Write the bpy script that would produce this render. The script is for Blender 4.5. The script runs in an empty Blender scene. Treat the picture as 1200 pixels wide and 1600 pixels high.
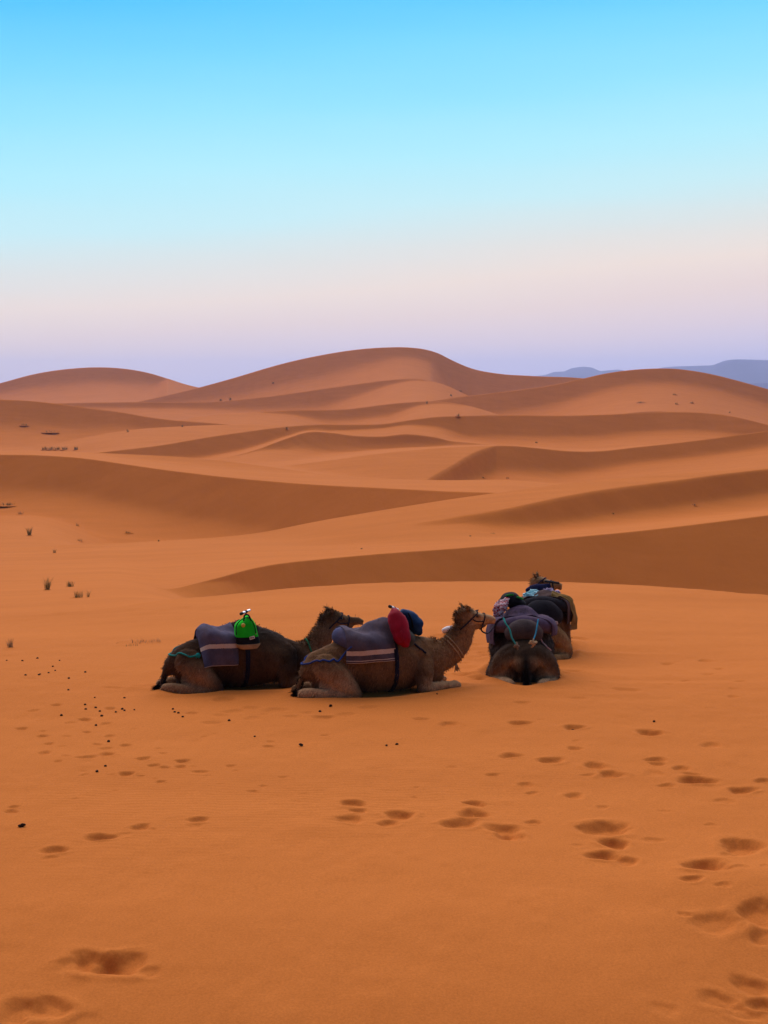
import bpy, bmesh, math, random
import numpy as np
from mathutils import Vector, Matrix
from mathutils.bvhtree import BVHTree

random.seed(7)
scene = bpy.context.scene
COL = scene.collection

# ------------------------------------------------------------------ camera
F = 2311.0                      # focal length in photograph pixels (52 mm on a 36 mm frame)
HOR = 600.0                     # photograph row of the true horizon
cam_data = bpy.data.cameras.new("camera")
cam = bpy.data.objects.new("camera", cam_data)
COL.objects.link(cam)
cam.location = (0, 0, 0)
cam.rotation_euler = (math.radians(90), 0, 0)
cam_data.sensor_width = 36.0
cam_data.lens = 52.0
cam_data.shift_y = -(800.0 - HOR) / 1600.0
cam_data.clip_start = 0.1
cam_data.clip_end = 30000
scene.camera = cam

# ------------------------------------------------------------------ light
SUN_AZ = math.radians(-14)      # a little left of straight ahead
SUN_EL = math.radians(49)
sd = bpy.data.lights.new("sun", 'SUN')
sd.energy = 3.85
sd.angle = math.radians(88)
sd.color = (1.0, 0.85, 0.83)
sun = bpy.data.objects.new("sun", sd)
COL.objects.link(sun)
to_sun = Vector((math.sin(SUN_AZ) * math.cos(SUN_EL), math.cos(SUN_AZ) * math.cos(SUN_EL), math.sin(SUN_EL)))
sun.rotation_euler = to_sun.to_track_quat('Z', 'Y').to_euler()
sun.location = (0, 0, 60)

world = bpy.data.worlds.new("World")
scene.world = world
world.use_nodes = True
wn, wl = world.node_tree.nodes, world.node_tree.links
wn.clear()
w_out = wn.new('ShaderNodeOutputWorld')
w_tc = wn.new('ShaderNodeTexCoord')
w_sep = wn.new('ShaderNodeSeparateXYZ')
wl.new(w_tc.outputs['Generated'], w_sep.inputs[0])
# the twilight gradient leans: the sky is a little farther up the scale towards the right
w_tilt = wn.new('ShaderNodeMath'); w_tilt.operation = 'MULTIPLY_ADD'
wl.new(w_sep.outputs['X'], w_tilt.inputs[0]); w_tilt.inputs[1].default_value = -0.075
wl.new(w_sep.outputs['Z'], w_tilt.inputs[2])
w_elev = wn.new('ShaderNodeMath'); w_elev.operation = 'ADD'
w_noise = wn.new('ShaderNodeTexNoise'); w_noise.inputs['Scale'].default_value = 3.0
w_noise.inputs['Detail'].default_value = 2.0
w_map = wn.new('ShaderNodeMapping'); w_map.inputs['Scale'].default_value = (1, 1, 9)
wl.new(w_tc.outputs['Generated'], w_map.inputs[0]); wl.new(w_map.outputs[0], w_noise.inputs[0])
w_ns = wn.new('ShaderNodeMath'); w_ns.operation = 'MULTIPLY_ADD'
wl.new(w_noise.outputs['Fac'], w_ns.inputs[0]); w_ns.inputs[1].default_value = 0.016; w_ns.inputs[2].default_value = -0.008
wl.new(w_tilt.outputs[0], w_elev.inputs[0]); wl.new(w_ns.outputs[0], w_elev.inputs[1])
w_rng = wn.new('ShaderNodeMapRange')
w_rng.inputs['From Min'].default_value = -0.04; w_rng.inputs['From Max'].default_value = 1.0
wl.new(w_elev.outputs[0], w_rng.inputs['Value'])
w_ramp = wn.new('ShaderNodeValToRGB')
wl.new(w_rng.outputs[0], w_ramp.inputs[0])


def lin(r, g, b):
    f = lambda c: (c / 255 / 12.92) if c <= 10.31 else ((c / 255 + 0.055) / 1.055) ** 2.4
    return (f(r), f(g), f(b), 1.0)


def sky_pos(z):
    return (z + 0.04) / 1.04


SKY = [(-0.04, lin(206, 199, 234)), (0.0, lin(214, 206, 234)), (0.022, lin(232, 213, 219)),
       (0.045, lin(240, 218, 211)), (0.066, lin(245, 227, 214)), (0.088, lin(228, 231, 226)), (0.118, lin(200, 240, 246)),
       (0.150, lin(176, 239, 253)), (0.185, lin(146, 229, 255)), (0.225, lin(115, 216, 255)),
       (0.262, lin(72, 198, 255)), (0.33, lin(58, 165, 232)), (0.6, lin(40, 98, 165)), (1.0, lin(30, 68, 122))]
els = w_ramp.color_ramp.elements
els[0].position, els[0].color = sky_pos(SKY[0][0]), SKY[0][1]
els[1].position, els[1].color = sky_pos(SKY[-1][0]), SKY[-1][1]
for z, c in SKY[1:-1]:
    e = els.new(sky_pos(z)); e.color = c
w_nish = wn.new('ShaderNodeTexSky')
w_nish.sky_type = 'NISHITA'; w_nish.sun_disc = False
w_nish.sun_elevation = SUN_EL; w_nish.sun_rotation = SUN_AZ
w_bg1 = wn.new('ShaderNodeBackground'); w_bg1.inputs[1].default_value = 0.004
wl.new(w_nish.outputs[0], w_bg1.inputs[0])
# twilight: the half of the sky away from the glow is dimmer
w_dot = wn.new('ShaderNodeVectorMath'); w_dot.operation = 'DOT_PRODUCT'
wl.new(w_tc.outputs['Generated'], w_dot.inputs[0])
w_dot.inputs[1].default_value = (0.2, 0.98, 0)
w_dim = wn.new('ShaderNodeMapRange'); w_dim.interpolation_type = 'SMOOTHSTEP'
w_dim.inputs['From Min'].default_value = -0.9; w_dim.inputs['From Max'].default_value = 0.85
w_dim.inputs['To Min'].default_value = 0.24; w_dim.inputs['To Max'].default_value = 1.0
wl.new(w_dot.outputs['Value'], w_dim.inputs['Value'])
w_bg2 = wn.new('ShaderNodeBackground')
wl.new(w_dim.outputs[0], w_bg2.inputs[1])
wl.new(w_ramp.outputs[0], w_bg2.inputs[0])
w_add = wn.new('ShaderNodeAddShader')
wl.new(w_bg1.outputs[0], w_add.inputs[0]); wl.new(w_bg2.outputs[0], w_add.inputs[1])
wl.new(w_add.outputs[0], w_out.inputs['Surface'])

scene.view_settings.view_transform = 'Standard'
scene.view_settings.look = 'None'
scene.view_settings.gamma = 1.0
scene.view_settings.exposure = 0.0
scene.view_settings.use_curve_mapping = False
scene.render.engine = 'CYCLES'
scene.cycles.use_denoising = True
scene.cycles.max_bounces = 6
scene.cycles.volume_bounces = 0


# ------------------------------------------------------------------ helpers
def tag(o, label=None, cat=None, group=None, kind=None):
    if label: o["label"] = label
    if cat: o["category"] = cat
    if group: o["group"] = group
    if kind: o["kind"] = kind
    return o


def link(name, mesh, mat=None, parent=None, smooth=True):
    o = bpy.data.objects.new(name, mesh)
    COL.objects.link(o)
    if mat is not None:
        mesh.materials.append(mat)
    if smooth and len(mesh.polygons):
        mesh.polygons.foreach_set('use_smooth', np.ones(len(mesh.polygons), dtype=bool))
    if parent is not None:
        o.parent = parent
    return o


def mesh_pd(name, verts, faces):
    me = bpy.data.meshes.new(name)
    me.from_pydata([tuple(v) for v in verts], [], faces)
    me.update()
    return me


def grid_mesh(name, V):
    """V: rows x cols x 3 array -> quad grid mesh (fast)."""
    nr, nc = V.shape[:2]
    me = bpy.data.meshes.new(name)
    me.vertices.add(nr * nc)
    me.vertices.foreach_set('co', V.reshape(-1).astype(np.float32))
    idx = np.arange(nr * nc).reshape(nr, nc)
    q = np.stack([idx[:-1, :-1], idx[:-1, 1:], idx[1:, 1:], idx[1:, :-1]], -1).reshape(-1)
    nq = (nr - 1) * (nc - 1)
    me.loops.add(nq * 4)
    me.loops.foreach_set('vertex_index', q.astype(np.int32))
    me.polygons.add(nq)
    me.polygons.foreach_set('loop_start', (np.arange(nq) * 4).astype(np.int32))
    me.update(calc_edges=True)
    return me


class Nodes:
    """small wrapper for building a node material"""
    def __init__(self, name):
        self.m = bpy.data.materials.new(name)
        self.m.use_nodes = True
        self.t = self.m.node_tree
        self.n, self.l = self.t.nodes, self.t.links
        self.n.clear()
        self.out = self.n.new('ShaderNodeOutputMaterial')
        self.b = self.n.new('ShaderNodeBsdfPrincipled')
        self.l.new(self.b.outputs[0], self.out.inputs[0])
        self.tc = self.n.new('ShaderNodeTexCoord')

    def noise(self, scale, detail=3, rough=0.5, stretch=None, coord='Object'):
        x = self.n.new('ShaderNodeTexNoise')
        x.inputs['Scale'].default_value = scale
        x.inputs['Detail'].default_value = detail
        x.inputs['Roughness'].default_value = rough
        src = self.tc.outputs[coord]
        if stretch:
            mp = self.n.new('ShaderNodeMapping')
            mp.inputs['Scale'].default_value = stretch
            self.l.new(src, mp.inputs[0]); src = mp.outputs[0]
        self.l.new(src, x.inputs['Vector'])
        return x.outputs['Fac']

    def ramp(self, fac, stops):
        r = self.n.new('ShaderNodeValToRGB')
        e = r.color_ramp.elements
        e[0].position, e[0].color = stops[0][0], (*stops[0][1], 1)
        e[1].position, e[1].color = stops[-1][0], (*stops[-1][1], 1)
        for p, c in stops[1:-1]:
            k = e.new(p); k.color = (*c, 1)
        self.l.new(fac, r.inputs[0])
        return r.outputs[0]

    def mix(self, a, b, fac, mode='MIX'):
        m = self.n.new('ShaderNodeMix'); m.data_type = 'RGBA'; m.blend_type = mode
        for s, v in ((m.inputs[6], a), (m.inputs[7], b), (m.inputs[0], fac)):
            if hasattr(v, 'is_output'): self.l.new(v, s)
            elif isinstance(v, (int, float)): s.default_value = v
            else: s.default_value = (*v, 1)
        return m.outputs[2]

    def math(self, op, a, b=None, c=None):
        m = self.n.new('ShaderNodeMath'); m.operation = op
        for k, v in enumerate((a, b, c)):
            if v is None: continue
            if hasattr(v, 'is_output'): self.l.new(v, m.inputs[k])
            else: m.inputs[k].default_value = v
        return m.outputs[0]

    def bump(self, height, strength=0.3, dist=0.01, normal=None):
        b = self.n.new('ShaderNodeBump')
        b.inputs['Strength'].default_value = strength
        b.inputs['Distance'].default_value = dist
        self.l.new(height, b.inputs['Height'])
        if normal is not None: self.l.new(normal, b.inputs['Normal'])
        self.l.new(b.outputs[0], self.b.inputs['Normal'])
        return b.outputs[0]

    def set(self, color=None, rough=0.9, spec=0.1, **kw):
        if color is not None:
            if hasattr(color, 'is_output'): self.l.new(color, self.b.inputs['Base Color'])
            else: self.b.inputs['Base Color'].default_value = (*color, 1)
        self.b.inputs['Roughness'].default_value = rough
        self.b.inputs['Specular IOR Level'].default_value = spec
        for k, v in kw.items():
            self.b.inputs[k].default_value = v
        return self.m

# ------------------------------------------------------------------ terrain
def pch(x, xs, ys):
    """monotone cubic (PCHIP) interpolation, constant outside"""
    xs = np.asarray(xs, float); ys = np.asarray(ys, float)
    h = np.diff(xs); d = np.diff(ys) / h
    m = np.zeros_like(xs)
    for i in range(1, len(xs) - 1):
        if d[i - 1] * d[i] > 0:
            w1 = 2 * h[i] + h[i - 1]; w2 = h[i] + 2 * h[i - 1]
            m[i] = (w1 + w2) / (w1 / d[i - 1] + w2 / d[i])
    m[0], m[-1] = d[0], d[-1]
    xc = np.clip(x, xs[0], xs[-1])
    i = np.clip(np.searchsorted(xs, xc, side='right') - 1, 0, len(xs) - 2)
    t = (xc - xs[i]) / h[i]
    return ((1 + 2 * t) * (1 - t) ** 2 * ys[i] + t * (1 - t) ** 2 * h[i] * m[i]
            + t * t * (3 - 2 * t) * ys[i + 1] + t * t * (t - 1) * h[i] * m[i + 1])


def cat(x, xs, ys):
    """smooth cubic (finite difference tangents), for crest lines"""
    xs = np.asarray(xs, float); ys = np.asarray(ys, float)
    h = np.diff(xs); d = np.diff(ys) / h
    m = np.empty_like(xs)
    m[1:-1] = (d[:-1] * h[1:] + d[1:] * h[:-1]) / (h[:-1] + h[1:])
    m[0], m[-1] = d[0], d[-1]
    xc = np.clip(x, xs[0], xs[-1])
    i = np.clip(np.searchsorted(xs, xc, side='right') - 1, 0, len(xs) - 2)
    t = (xc - xs[i]) / h[i]
    return ((1 + 2 * t) * (1 - t) ** 2 * ys[i] + t * (1 - t) ** 2 * h[i] * m[i]
            + t * t * (3 - 2 * t) * ys[i + 1] + t * t * (t - 1) * h[i] * m[i + 1])


def sstep(a, b, x):
    t = np.clip((x - a) / (b - a), 0, 1)
    return t * t * (3 - 2 * t)


def vnoise(x, y, seed=0):
    """2-D value noise in 0..1"""
    xi = np.floor(x).astype(np.int64); yi = np.floor(y).astype(np.int64)
    fx = x - xi; fy = y - yi
    fx = fx * fx * fx * (fx * (fx * 6 - 15) + 10); fy = fy * fy * fy * (fy * (fy * 6 - 15) + 10)

    def hsh(a, b):
        n = (a * 374761393 + b * 668265263 + seed * 1442695041) & 0xFFFFFFFF
        n = ((n ^ (n >> 13)) * 1274126177) & 0xFFFFFFFF
        return ((n ^ (n >> 16)) & 0xFFFF) / 65535.0
    return ((hsh(xi, yi) * (1 - fx) + hsh(xi + 1, yi) * fx) * (1 - fy)
            + (hsh(xi, yi + 1) * (1 - fx) + hsh(xi + 1, yi + 1) * fx) * fy)


def smax(a, b, k):
    h = np.clip(k - np.abs(a - b), 0, None) / k
    return np.maximum(a, b) + h * h * k * 0.25


# sand underfoot down to the camels and on to the rim behind them: distance, height below the lens
FG = [(-60, -6.0), (-30, -2.6), (-12, -1.2), (-4, -1.25), (0, -1.75), (2, -2.45), (4, -3.4), (6, -4.3), (8, -4.88), (9, -4.96), (10, -4.90), (11.5, -4.71), (13, -4.62), (15, -4.60), (18.5, -4.605),
      (22, -4.62), (27.5, -4.83), (35, -5.07), (44, -5.5), (60, -6.6), (80, -9.5), (120, -17)]
FGY, FGZ = [p[0] for p in FG], [p[1] for p in FG]

# dune crests, near to far.  pts: photograph column, row, distance (m); each becomes a crest line in the place.
# H: column -> height of the steep lee face; L: column -> width of the rounded shoulder ahead of it
# ap: apron slope at the foot, apA: apron fall; bk: slope behind the crest, bkA: fall behind
RIDGES = [
 dict(n='A', pts=[(-700, 1000, 34), (-100, 970, 34), (40, 962, 34.5), (150, 952, 35), (250, 938, 36), (330, 931.5, 37), (450, 918.5, 38.5), (600, 909.5, 39.5), (700, 907.5, 40),
                  (800, 907.5, 40), (900, 909, 40), (1000, 913, 39.5), (1100, 920.5, 39), (1200, 930.5, 38), (1500, 968, 36), (1900, 1010, 34)],
      H=[(0, 0)], L=[(0, 0)], ap=0.0, bk=None),
 dict(n='B', pts=[(-700, 1000, 58), (100, 965, 56), (200, 938, 58), (250, 926, 60), (300, 913, 63), (340, 903, 66), (390, 889, 71), (430, 881, 74), (500, 873, 78), (600, 864, 81), (700, 857, 83),
                  (800, 848.5, 85), (900, 838, 86.5), (1000, 828, 88), (1100, 817, 89), (1200, 805.5, 90), (1500, 780, 92), (1900, 760, 92)],
      H=[(310, 0), (350, .15), (400, .8), (450, 1.9), (600, 3.4), (900, 4.2), (1200, 5.0), (1900, 5.0)], L=[(0, 0)], ap=0.18, bk=0.085, ),
 dict(n='C', pts=[(-700, 905, 100), (-100, 868, 103), (60, 856, 105), (130, 851, 106), (200, 851.5, 107), (260, 850, 108), (330, 843.5, 109), (400, 833, 111), (500, 813, 113), (600, 796, 115), (700, 780, 117),
                  (800, 766, 119), (900, 752.5, 123), (1000, 743.5, 127), (1100, 736.5, 131), (1200, 731, 135), (1500, 715, 140), (1900, 710, 140)],
      H=[(640, 0), (720, .35), (800, 1.0), (900, 1.6), (1000, 1.75), (1200, 1.9), (1900, 2)],
      L=[(640, 12), (760, 12), (850, 10.5), (950, 8), (1050, 6), (1200, 1.5), (1300, .5)], ls=.035, ap=0.055, apA=1.5, bk=0.30, ),
 dict(n='D', pts=[(-700, 700, 185), (-200, 708, 180), (0, 710.5, 176), (60, 711.5, 174), (130, 716, 172), (200, 725.5, 168), (270, 735.5, 164), (340, 744, 160), (430, 752, 155), (520, 758, 150), (600, 762, 146), (700, 767, 141),
                  (790, 770, 137), (900, 780, 136), (1200, 800, 150), (1900, 830, 150)],
      H=[(-700, 4), (0, 3.6), (130, 3.7), (300, 4.1), (430, 4.2), (600, 3.8), (800, 2.5), (900, .2)], L=[(0, 0)], ap=0.16, bk=0.03, ),
 dict(n='D2', pts=[(-700, 720, 205), (-100, 712, 205), (60, 708.5, 205), (150, 708, 205), (250, 712, 203), (330, 718.5, 200), (400, 726, 196), (460, 735, 190), (520, 747, 182), (600, 762, 172), (700, 780, 170), (1200, 830, 170), (1900, 830, 170)],
      H=[(0, 0)], L=[(0, 16)], ls=.09, ap=0.07, bk=0.06, ),
 dict(n='E', pts=[(-700, 780, 225), (250, 765, 225), (350, 745, 228), (420, 731.5, 230), (520, 718, 233), (600, 707.5, 236), (680, 700, 240), (735, 697, 243), (800, 696, 246), (840, 699.5, 248), (880, 703.5, 250),
                  (920, 704.5, 252), (1000, 697, 255), (1100, 686.5, 258), (1200, 674, 262), (1500, 655, 265), (1900, 660, 265)],
      H=[(600, 0), (650, .8), (700, 2.2), (760, 3.6), (860, 3.3), (930, 2.6), (1000, 2.3), (1200, 2.4), (1900, 2.6)],
      L=[(560, 40), (640, 36), (700, 22), (750, 5), (775, 0)], ls=.10, ap=0.05, bk=0.05, ),
 dict(n='F0', pts=[(-700, 770, 285), (300, 725, 288), (400, 702, 298), (450, 684, 308), (480, 675, 314), (520, 676, 318), (560, 682.5, 318), (600, 686.5, 318), (680, 688, 318), (740, 692, 318), (820, 705, 318), (900, 722, 318), (1900, 780, 318)],
      H=[(350, 0), (400, .25), (450, 1.8), (500, 3.2), (600, 2.8), (680, 2.0), (780, 0)], L=[(0, 0)], ap=0.06, bk=0.012, ),
 dict(n='F', pts=[(-700, 770, 290), (0, 735, 292), (100, 716, 296), (150, 707, 300), (200, 701, 304), (250, 695, 310), (325, 682.5, 318), (400, 672, 325), (450, 666, 330), (500, 662.5, 333), (550, 663, 336), (600, 662, 340),
                  (640, 656, 343), (680, 651, 346), (750, 649, 350), (900, 649, 355), (980, 646.5, 358), (1050, 644, 360), (1100, 645.5, 360), (1150, 652, 358), (1200, 664, 355), (1300, 690, 350), (1900, 740, 350)],
      H=[(120, 0), (180, .8), (260, 2.2), (330, 3.8), (400, 4.4), (470, 3.6), (530, 1.2), (620, .8), (680, 2.0), (740, 4.4), (900, 4.6), (1000, 4.2), (1100, 4.0), (1200, 3.4)],
      L=[(0, 0)], ap=0.06, bk=0.06, ),
 dict(n='F3', pts=[(-700, 730, 360), (0, 703, 360), (60, 697, 362), (120, 686, 366), (160, 678, 370), (200, 672, 374), (280, 666, 378), (350, 663.5, 382), (425, 664, 385), (460, 668, 388), (520, 685, 390), (700, 720, 392), (1900, 740, 392)],
      H=[(0, 0)], L=[(0, 30)], ls=.075, ap=0.07, bk=0.08, ),
 dict(n='G1', pts=[(-700, 600, 430), (-200, 617, 430), (0, 625, 430), (50, 627, 430), (100, 632, 430), (150, 638.5, 428), (200, 645, 425), (230, 650.5, 422), (265, 655.5, 420), (340, 662, 418), (450, 672, 418), (600, 690, 418), (1900, 720, 418)],
      H=[(-700, 6), (0, 5.5), (100, 5.0), (200, 3.0), (300, 1.5), (450, 0)], L=[(0, 0)], ap=0.30, bk=0.05, ),
 dict(n='K', pts=[(-700, 690, 500), (250, 662, 500), (320, 650, 500), (360, 646.5, 502), (400, 644.5, 505), (450, 642, 508), (550, 639, 514), (600, 632.5, 518), (640, 629, 520), (690, 628, 524), (730, 634, 524), (800, 655, 524), (1900, 720, 524)],
      H=[(400, 0), (450, 1.0), (520, 3.2), (600, 3.4), (660, 1.0), (740, 0)], L=[(0, 0)], ap=0.10, bk=0.05, ),
 dict(n='G', pts=[(-700, 720, 585), (500, 665, 585), (600, 641, 588), (650, 631, 590), (700, 623, 592), (800, 611, 596), (850, 604, 600), (900, 594, 604), (950, 583, 608), (1000, 577, 612), (1025, 575.8, 614), (1050, 576, 616), (1100, 582.5, 618),
                  (1150, 594, 618), (1200, 608, 616), (1300, 632, 610), (1500, 650, 600), (1900, 670, 600)],
      H=[(580, 0), (620, 2), (700, 4.8), (780, 7.2), (850, 7.0), (920, 6.2), (1030, 5.2), (1100, 5.2), (1200, 5.6), (1300, 4)], L=[(0, 0)], ap=0.17, bk=0.08, ),
 dict(n='H', pts=[(-700, 640, 690), (0, 632, 690), (100, 629.5, 690), (215, 628, 690), (350, 626, 690), (415, 620, 692), (500, 608.5, 696), (560, 600, 698), (610, 594, 700), (650, 592, 702), (690, 600, 704), (740, 622, 704), (1000, 680, 704), (1900, 700, 704)],
      H=[(60, 0), (150, 2), (300, 2.5), (415, 5), (500, 7), (560, 4.5), (620, 1.5), (680, 0)], L=[(0, 0)], ap=0.14, bk=0.06, ),
 dict(n='M', pts=[(-700, 680, 860), (100, 645, 862), (210, 629, 864), (260, 618, 866), (312, 605.5, 868), (350, 595, 870), (400, 580, 872), (450, 566, 874), (500, 555, 876), (550, 547, 878), (600, 543, 880), (640, 543, 882), (665, 546, 884),
                  (685, 552, 885), (705, 562, 886), (735, 575, 887), (780, 584, 888), (830, 587.5, 890), (900, 590.5, 892), (1000, 602, 895), (1200, 620, 900), (1900, 640, 900)],
      H=[(180, 0), (300, 6), (400, 10), (500, 11), (570, 8), (640, 5), (670, 6), (700, 16), (740, 20), (800, 10), (900, 5), (1100, 2)], L=[(0, 0)], ap=0.22, bk=0.15, ),
 dict(n='N', pts=[(-700, 625, 1060), (-120, 620, 1060), (-40, 608, 1060), (0, 598.5, 1060), (50, 585.5, 1062), (100, 577.5, 1064), (150, 574.2, 1066), (200, 577, 1068), (235, 583.5, 1070), (262, 591.5, 1072), (290, 600.5, 1074), (315, 606.5, 1078), (380, 615, 1080), (600, 640, 1080), (1900, 640, 1080)],
      H=[(-80, 2), (0, 6), (100, 9), (180, 9), (235, 7), (262, 0)], L=[(0, 0)], ap=0.20, bk=0.15, ),
]
for R in RIDGES:
    P = np.array(R['pts'])
    R['cx'], R['cy'], R['cd'] = P[:, 0], P[:, 1], P[:, 2]


def crest(R, px):
    """distance and height of a crest at a bearing (bearing written as photograph column)"""
    Y = pch(px, R['cx'], R['cd'])
    return Y, -(cat(px, R['cx'], R['cy']) - HOR) / F * Y


def prof(px, key, R):
    a = R[key]
    if len(a) == 1: return np.full_like(px, a[0][1], dtype=float)
    return pch(px, [q[0] for q in a], [q[1] for q in a])


SLIP = 0.66


RAMP_Y = [20, 33, 45, 65, 88, 110, 150, 400]
RAMP_Z = [-4.6, -5.25, -6.4, -8.7, -10.6, -12.1, -13.5, -30]


def ridge_z(R, px, X, Y, floor):
    Yc, Zc = crest(R, px)
    d = Y - Yc
    t = np.maximum(-d, 0)
    H, Lw = prof(px, 'H', R), prof(px, 'L', R)
    ls = R.get('ls', 0.0)
    # shoulder, lee face, apron
    front = np.minimum(t, Lw) * ls
    t2 = np.maximum(t - Lw, 0)
    wob = 0.985 + 0.03 * vnoise(X / (0.5 + Yc * 0.003), X * 0 + Yc * .01, 5)
    tf = H / (SLIP * wob) + 1e-6
    a, A = R['ap'], R.get('apA')
    slip = np.minimum(t2, tf) * SLIP * wob
    t3 = np.maximum(t2 - tf, 0)
    # rounded foot: the slope eases from the face to the apron
    ks = np.maximum(0.22 * H, 1e-3)
    foot = ks * (1 - np.exp(-t3 * (SLIP * 0.5) / ks)) * (H > 0.02)
    if R.get('apA') is None:
        A = np.maximum(Zc - Lw * ls - 1.22 * H - floor + 0.8, 0.5)
    apr = A * (1 - np.exp(-t3 * a / A))
    zf = Zc - front - slip - foot - apr
    db = np.maximum(d, 0)
    Ab = np.maximum(Zc - floor + 0.8, 0.5)
    zb = Zc - Ab * (1 - np.exp(-db * R['bk'] / Ab))
    return np.where(d < 0, zf, zb)


def terrain(X, Y):
    X = np.asarray(X, float); Y = np.asarray(Y, float)
    Ys = np.maximum(Y, 3.0)
    px = 600 + F * X / Ys
    px = np.clip(px, -650, 1850)
    # foreground shelf and its rim
    zfg = pch(Y, FGY, FGZ)
    Ya, Za = crest(RIDGES[0], px)
    over = np.maximum(Y - Ya, 0)
    # let the shelf meet the rim line exactly
    w = sstep(24, 36, Y)
    zrim = pch(Ya, FGY, FGZ)
    shelf = zfg + (Za - zrim) * w
    deep = sstep(160, 560, px)
    ramp_z = np.interp(Y, RAMP_Y, RAMP_Z)
    back = Za - 2.5 * (1 - np.exp(-over * 0.30 / 2.5)) - over * 0.16
    ramp_c = Za + ramp_z - np.interp(Ya, RAMP_Y, RAMP_Z)
    fg = np.where(over > 0, back * deep + ramp_c * (1 - deep), shelf)
    floor = np.interp(Y, [0, 46, 60, 90, 110, 128, 150, 170, 200, 300, 600, 1200, 8000], [-12.4, -12.4, -12.8, -13.0, -14.0, -17.5, -17.5, -15.5, -15, -16, -19, -22, -22])
    z = smax(fg, floor, 0.8)
    z = z - 5.0 * sstep(40, 300, px) * sstep(107, 128, Y)
    prevY = Ya
    for ri, R in enumerate(RIDGES[1:]):
        k = 0.3 + 0.0012 * R['cd'].mean()
        far = Y > 40
        zr = ridge_z(R, px, X, Ys, floor) - 0.9 * np.maximum(prevY - Y, 0)
        if ri + 2 < len(RIDGES):
            zr = zr - 0.6 * np.maximum(Y - crest(RIDGES[ri + 2], px)[0], 0)
        prevY = crest(R, px)[0]
        z = np.where(far, smax(z, np.where(far, zr, -99), k), z)
    # broad swells, and the gentle hummocks wind leaves everywhere
    s = np.clip(Ys / 30, 0.12, 8)
    amp = sstep(3, 30, Y) * 0.05 + 0.0008 * np.clip(Ys - 40, 0, 300)
    z = z + amp * (vnoise(X / (5 * s), Y / (9 * s), 1) - .5) + 0.4 * amp * (vnoise(X / (1.7 * s), Y / (3.1 * s), 2) - .5)
    return z


CAMEL_AT = [(378, 22.85, 20), (590, 22.5, 20), (815, 24.3, 88), (851, 27.1, 80)]
CAMEL_SPOTS = [((a - 600) / F * b, b, c, 1.36, .62) for a, b, c in CAMEL_AT]


def near_extra(X, Y):
    """local forms close to the photographer"""
    z = np.zeros_like(X, dtype=float)

    def lump(x0, y0, rx, ry, h):
        return h * np.exp(-((X - x0) / rx) ** 2 - ((Y - y0) / ry) ** 2)
    z += lump(3.3, 11.7, 0.9, 1.0, -0.13)          # scooped hollow at the right edge
    z += lump(3.6, 13.6, 1.0, 0.6, 0.08)
    z += lump(0, 9.6, 6, 1.6, -0.10)
    z += lump(4.2, 25.5, 2.6, 2.5, -0.10)
    # ripples behind and right of the camels
    m = np.exp(-((X - 2.2) / 2.6) ** 2 - ((Y - 26.5) / 3.4) ** 2) + 0.35 * np.exp(-((X - 4.5) / 3.0) ** 2 - ((Y - 22) / 4.0) ** 2)
    wv = np.sin((Y * 5.2 + X * 1.1) + 4.0 * vnoise(X / 1.6, Y / 1.2, 9)) * vnoise(X / .8, Y / .5, 10)
    z += 0.022 * m * wv
    # sand pressed down under each kneeling camel and banked round it
    for cx, cy, ang, ra, rb in CAMEL_SPOTS:
        ca, sa = math.cos(math.radians(ang)), math.sin(math.radians(ang))
        u = ((X - cx) * ca + (Y - cy) * sa) / ra; v = (-(X - cx) * sa + (Y - cy) * ca) / rb
        d = np.sqrt(u * u + v * v) * (1 + .10 * np.sin(5 * np.arctan2(v, u) + cx))
        z += 0.026 * np.exp(-((d - 1.10) / .14) ** 2) * (0.4 + vnoise(X / .3, Y / .3, 31)) - 0.02 * sstep(1.05, .8, d)
    # scuffed, wind-worked unevenness of the surface
    q = sstep(1, 4, Y) * (0.35 + vnoise(X / 1.3, Y / 1.9, 21)) 
    z += q * (0.016 * (vnoise(X / .42, Y / .55, 22) - .5) + 0.007 * (vnoise(X / .15, Y / .19, 23) - .5))
    return z


def ray_ground(px, py):
    """where the line of sight through a photograph point meets the near sand"""
    u = (px - 600) / F; v = (py - HOR) / F
    Ys = np.concatenate([np.linspace(3.2, 45, 1500), np.linspace(45.1, 1300, 6000)])
    g = terrain(u * Ys, Ys) + v * Ys
    i = np.argmax(g > 0)
    i = max(i, 1)
    a, b = g[i - 1], g[i]
    Yq = Ys[i - 1] + (Ys[i] - Ys[i - 1]) * (-a) / (b - a)
    return u * Yq, Yq


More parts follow.
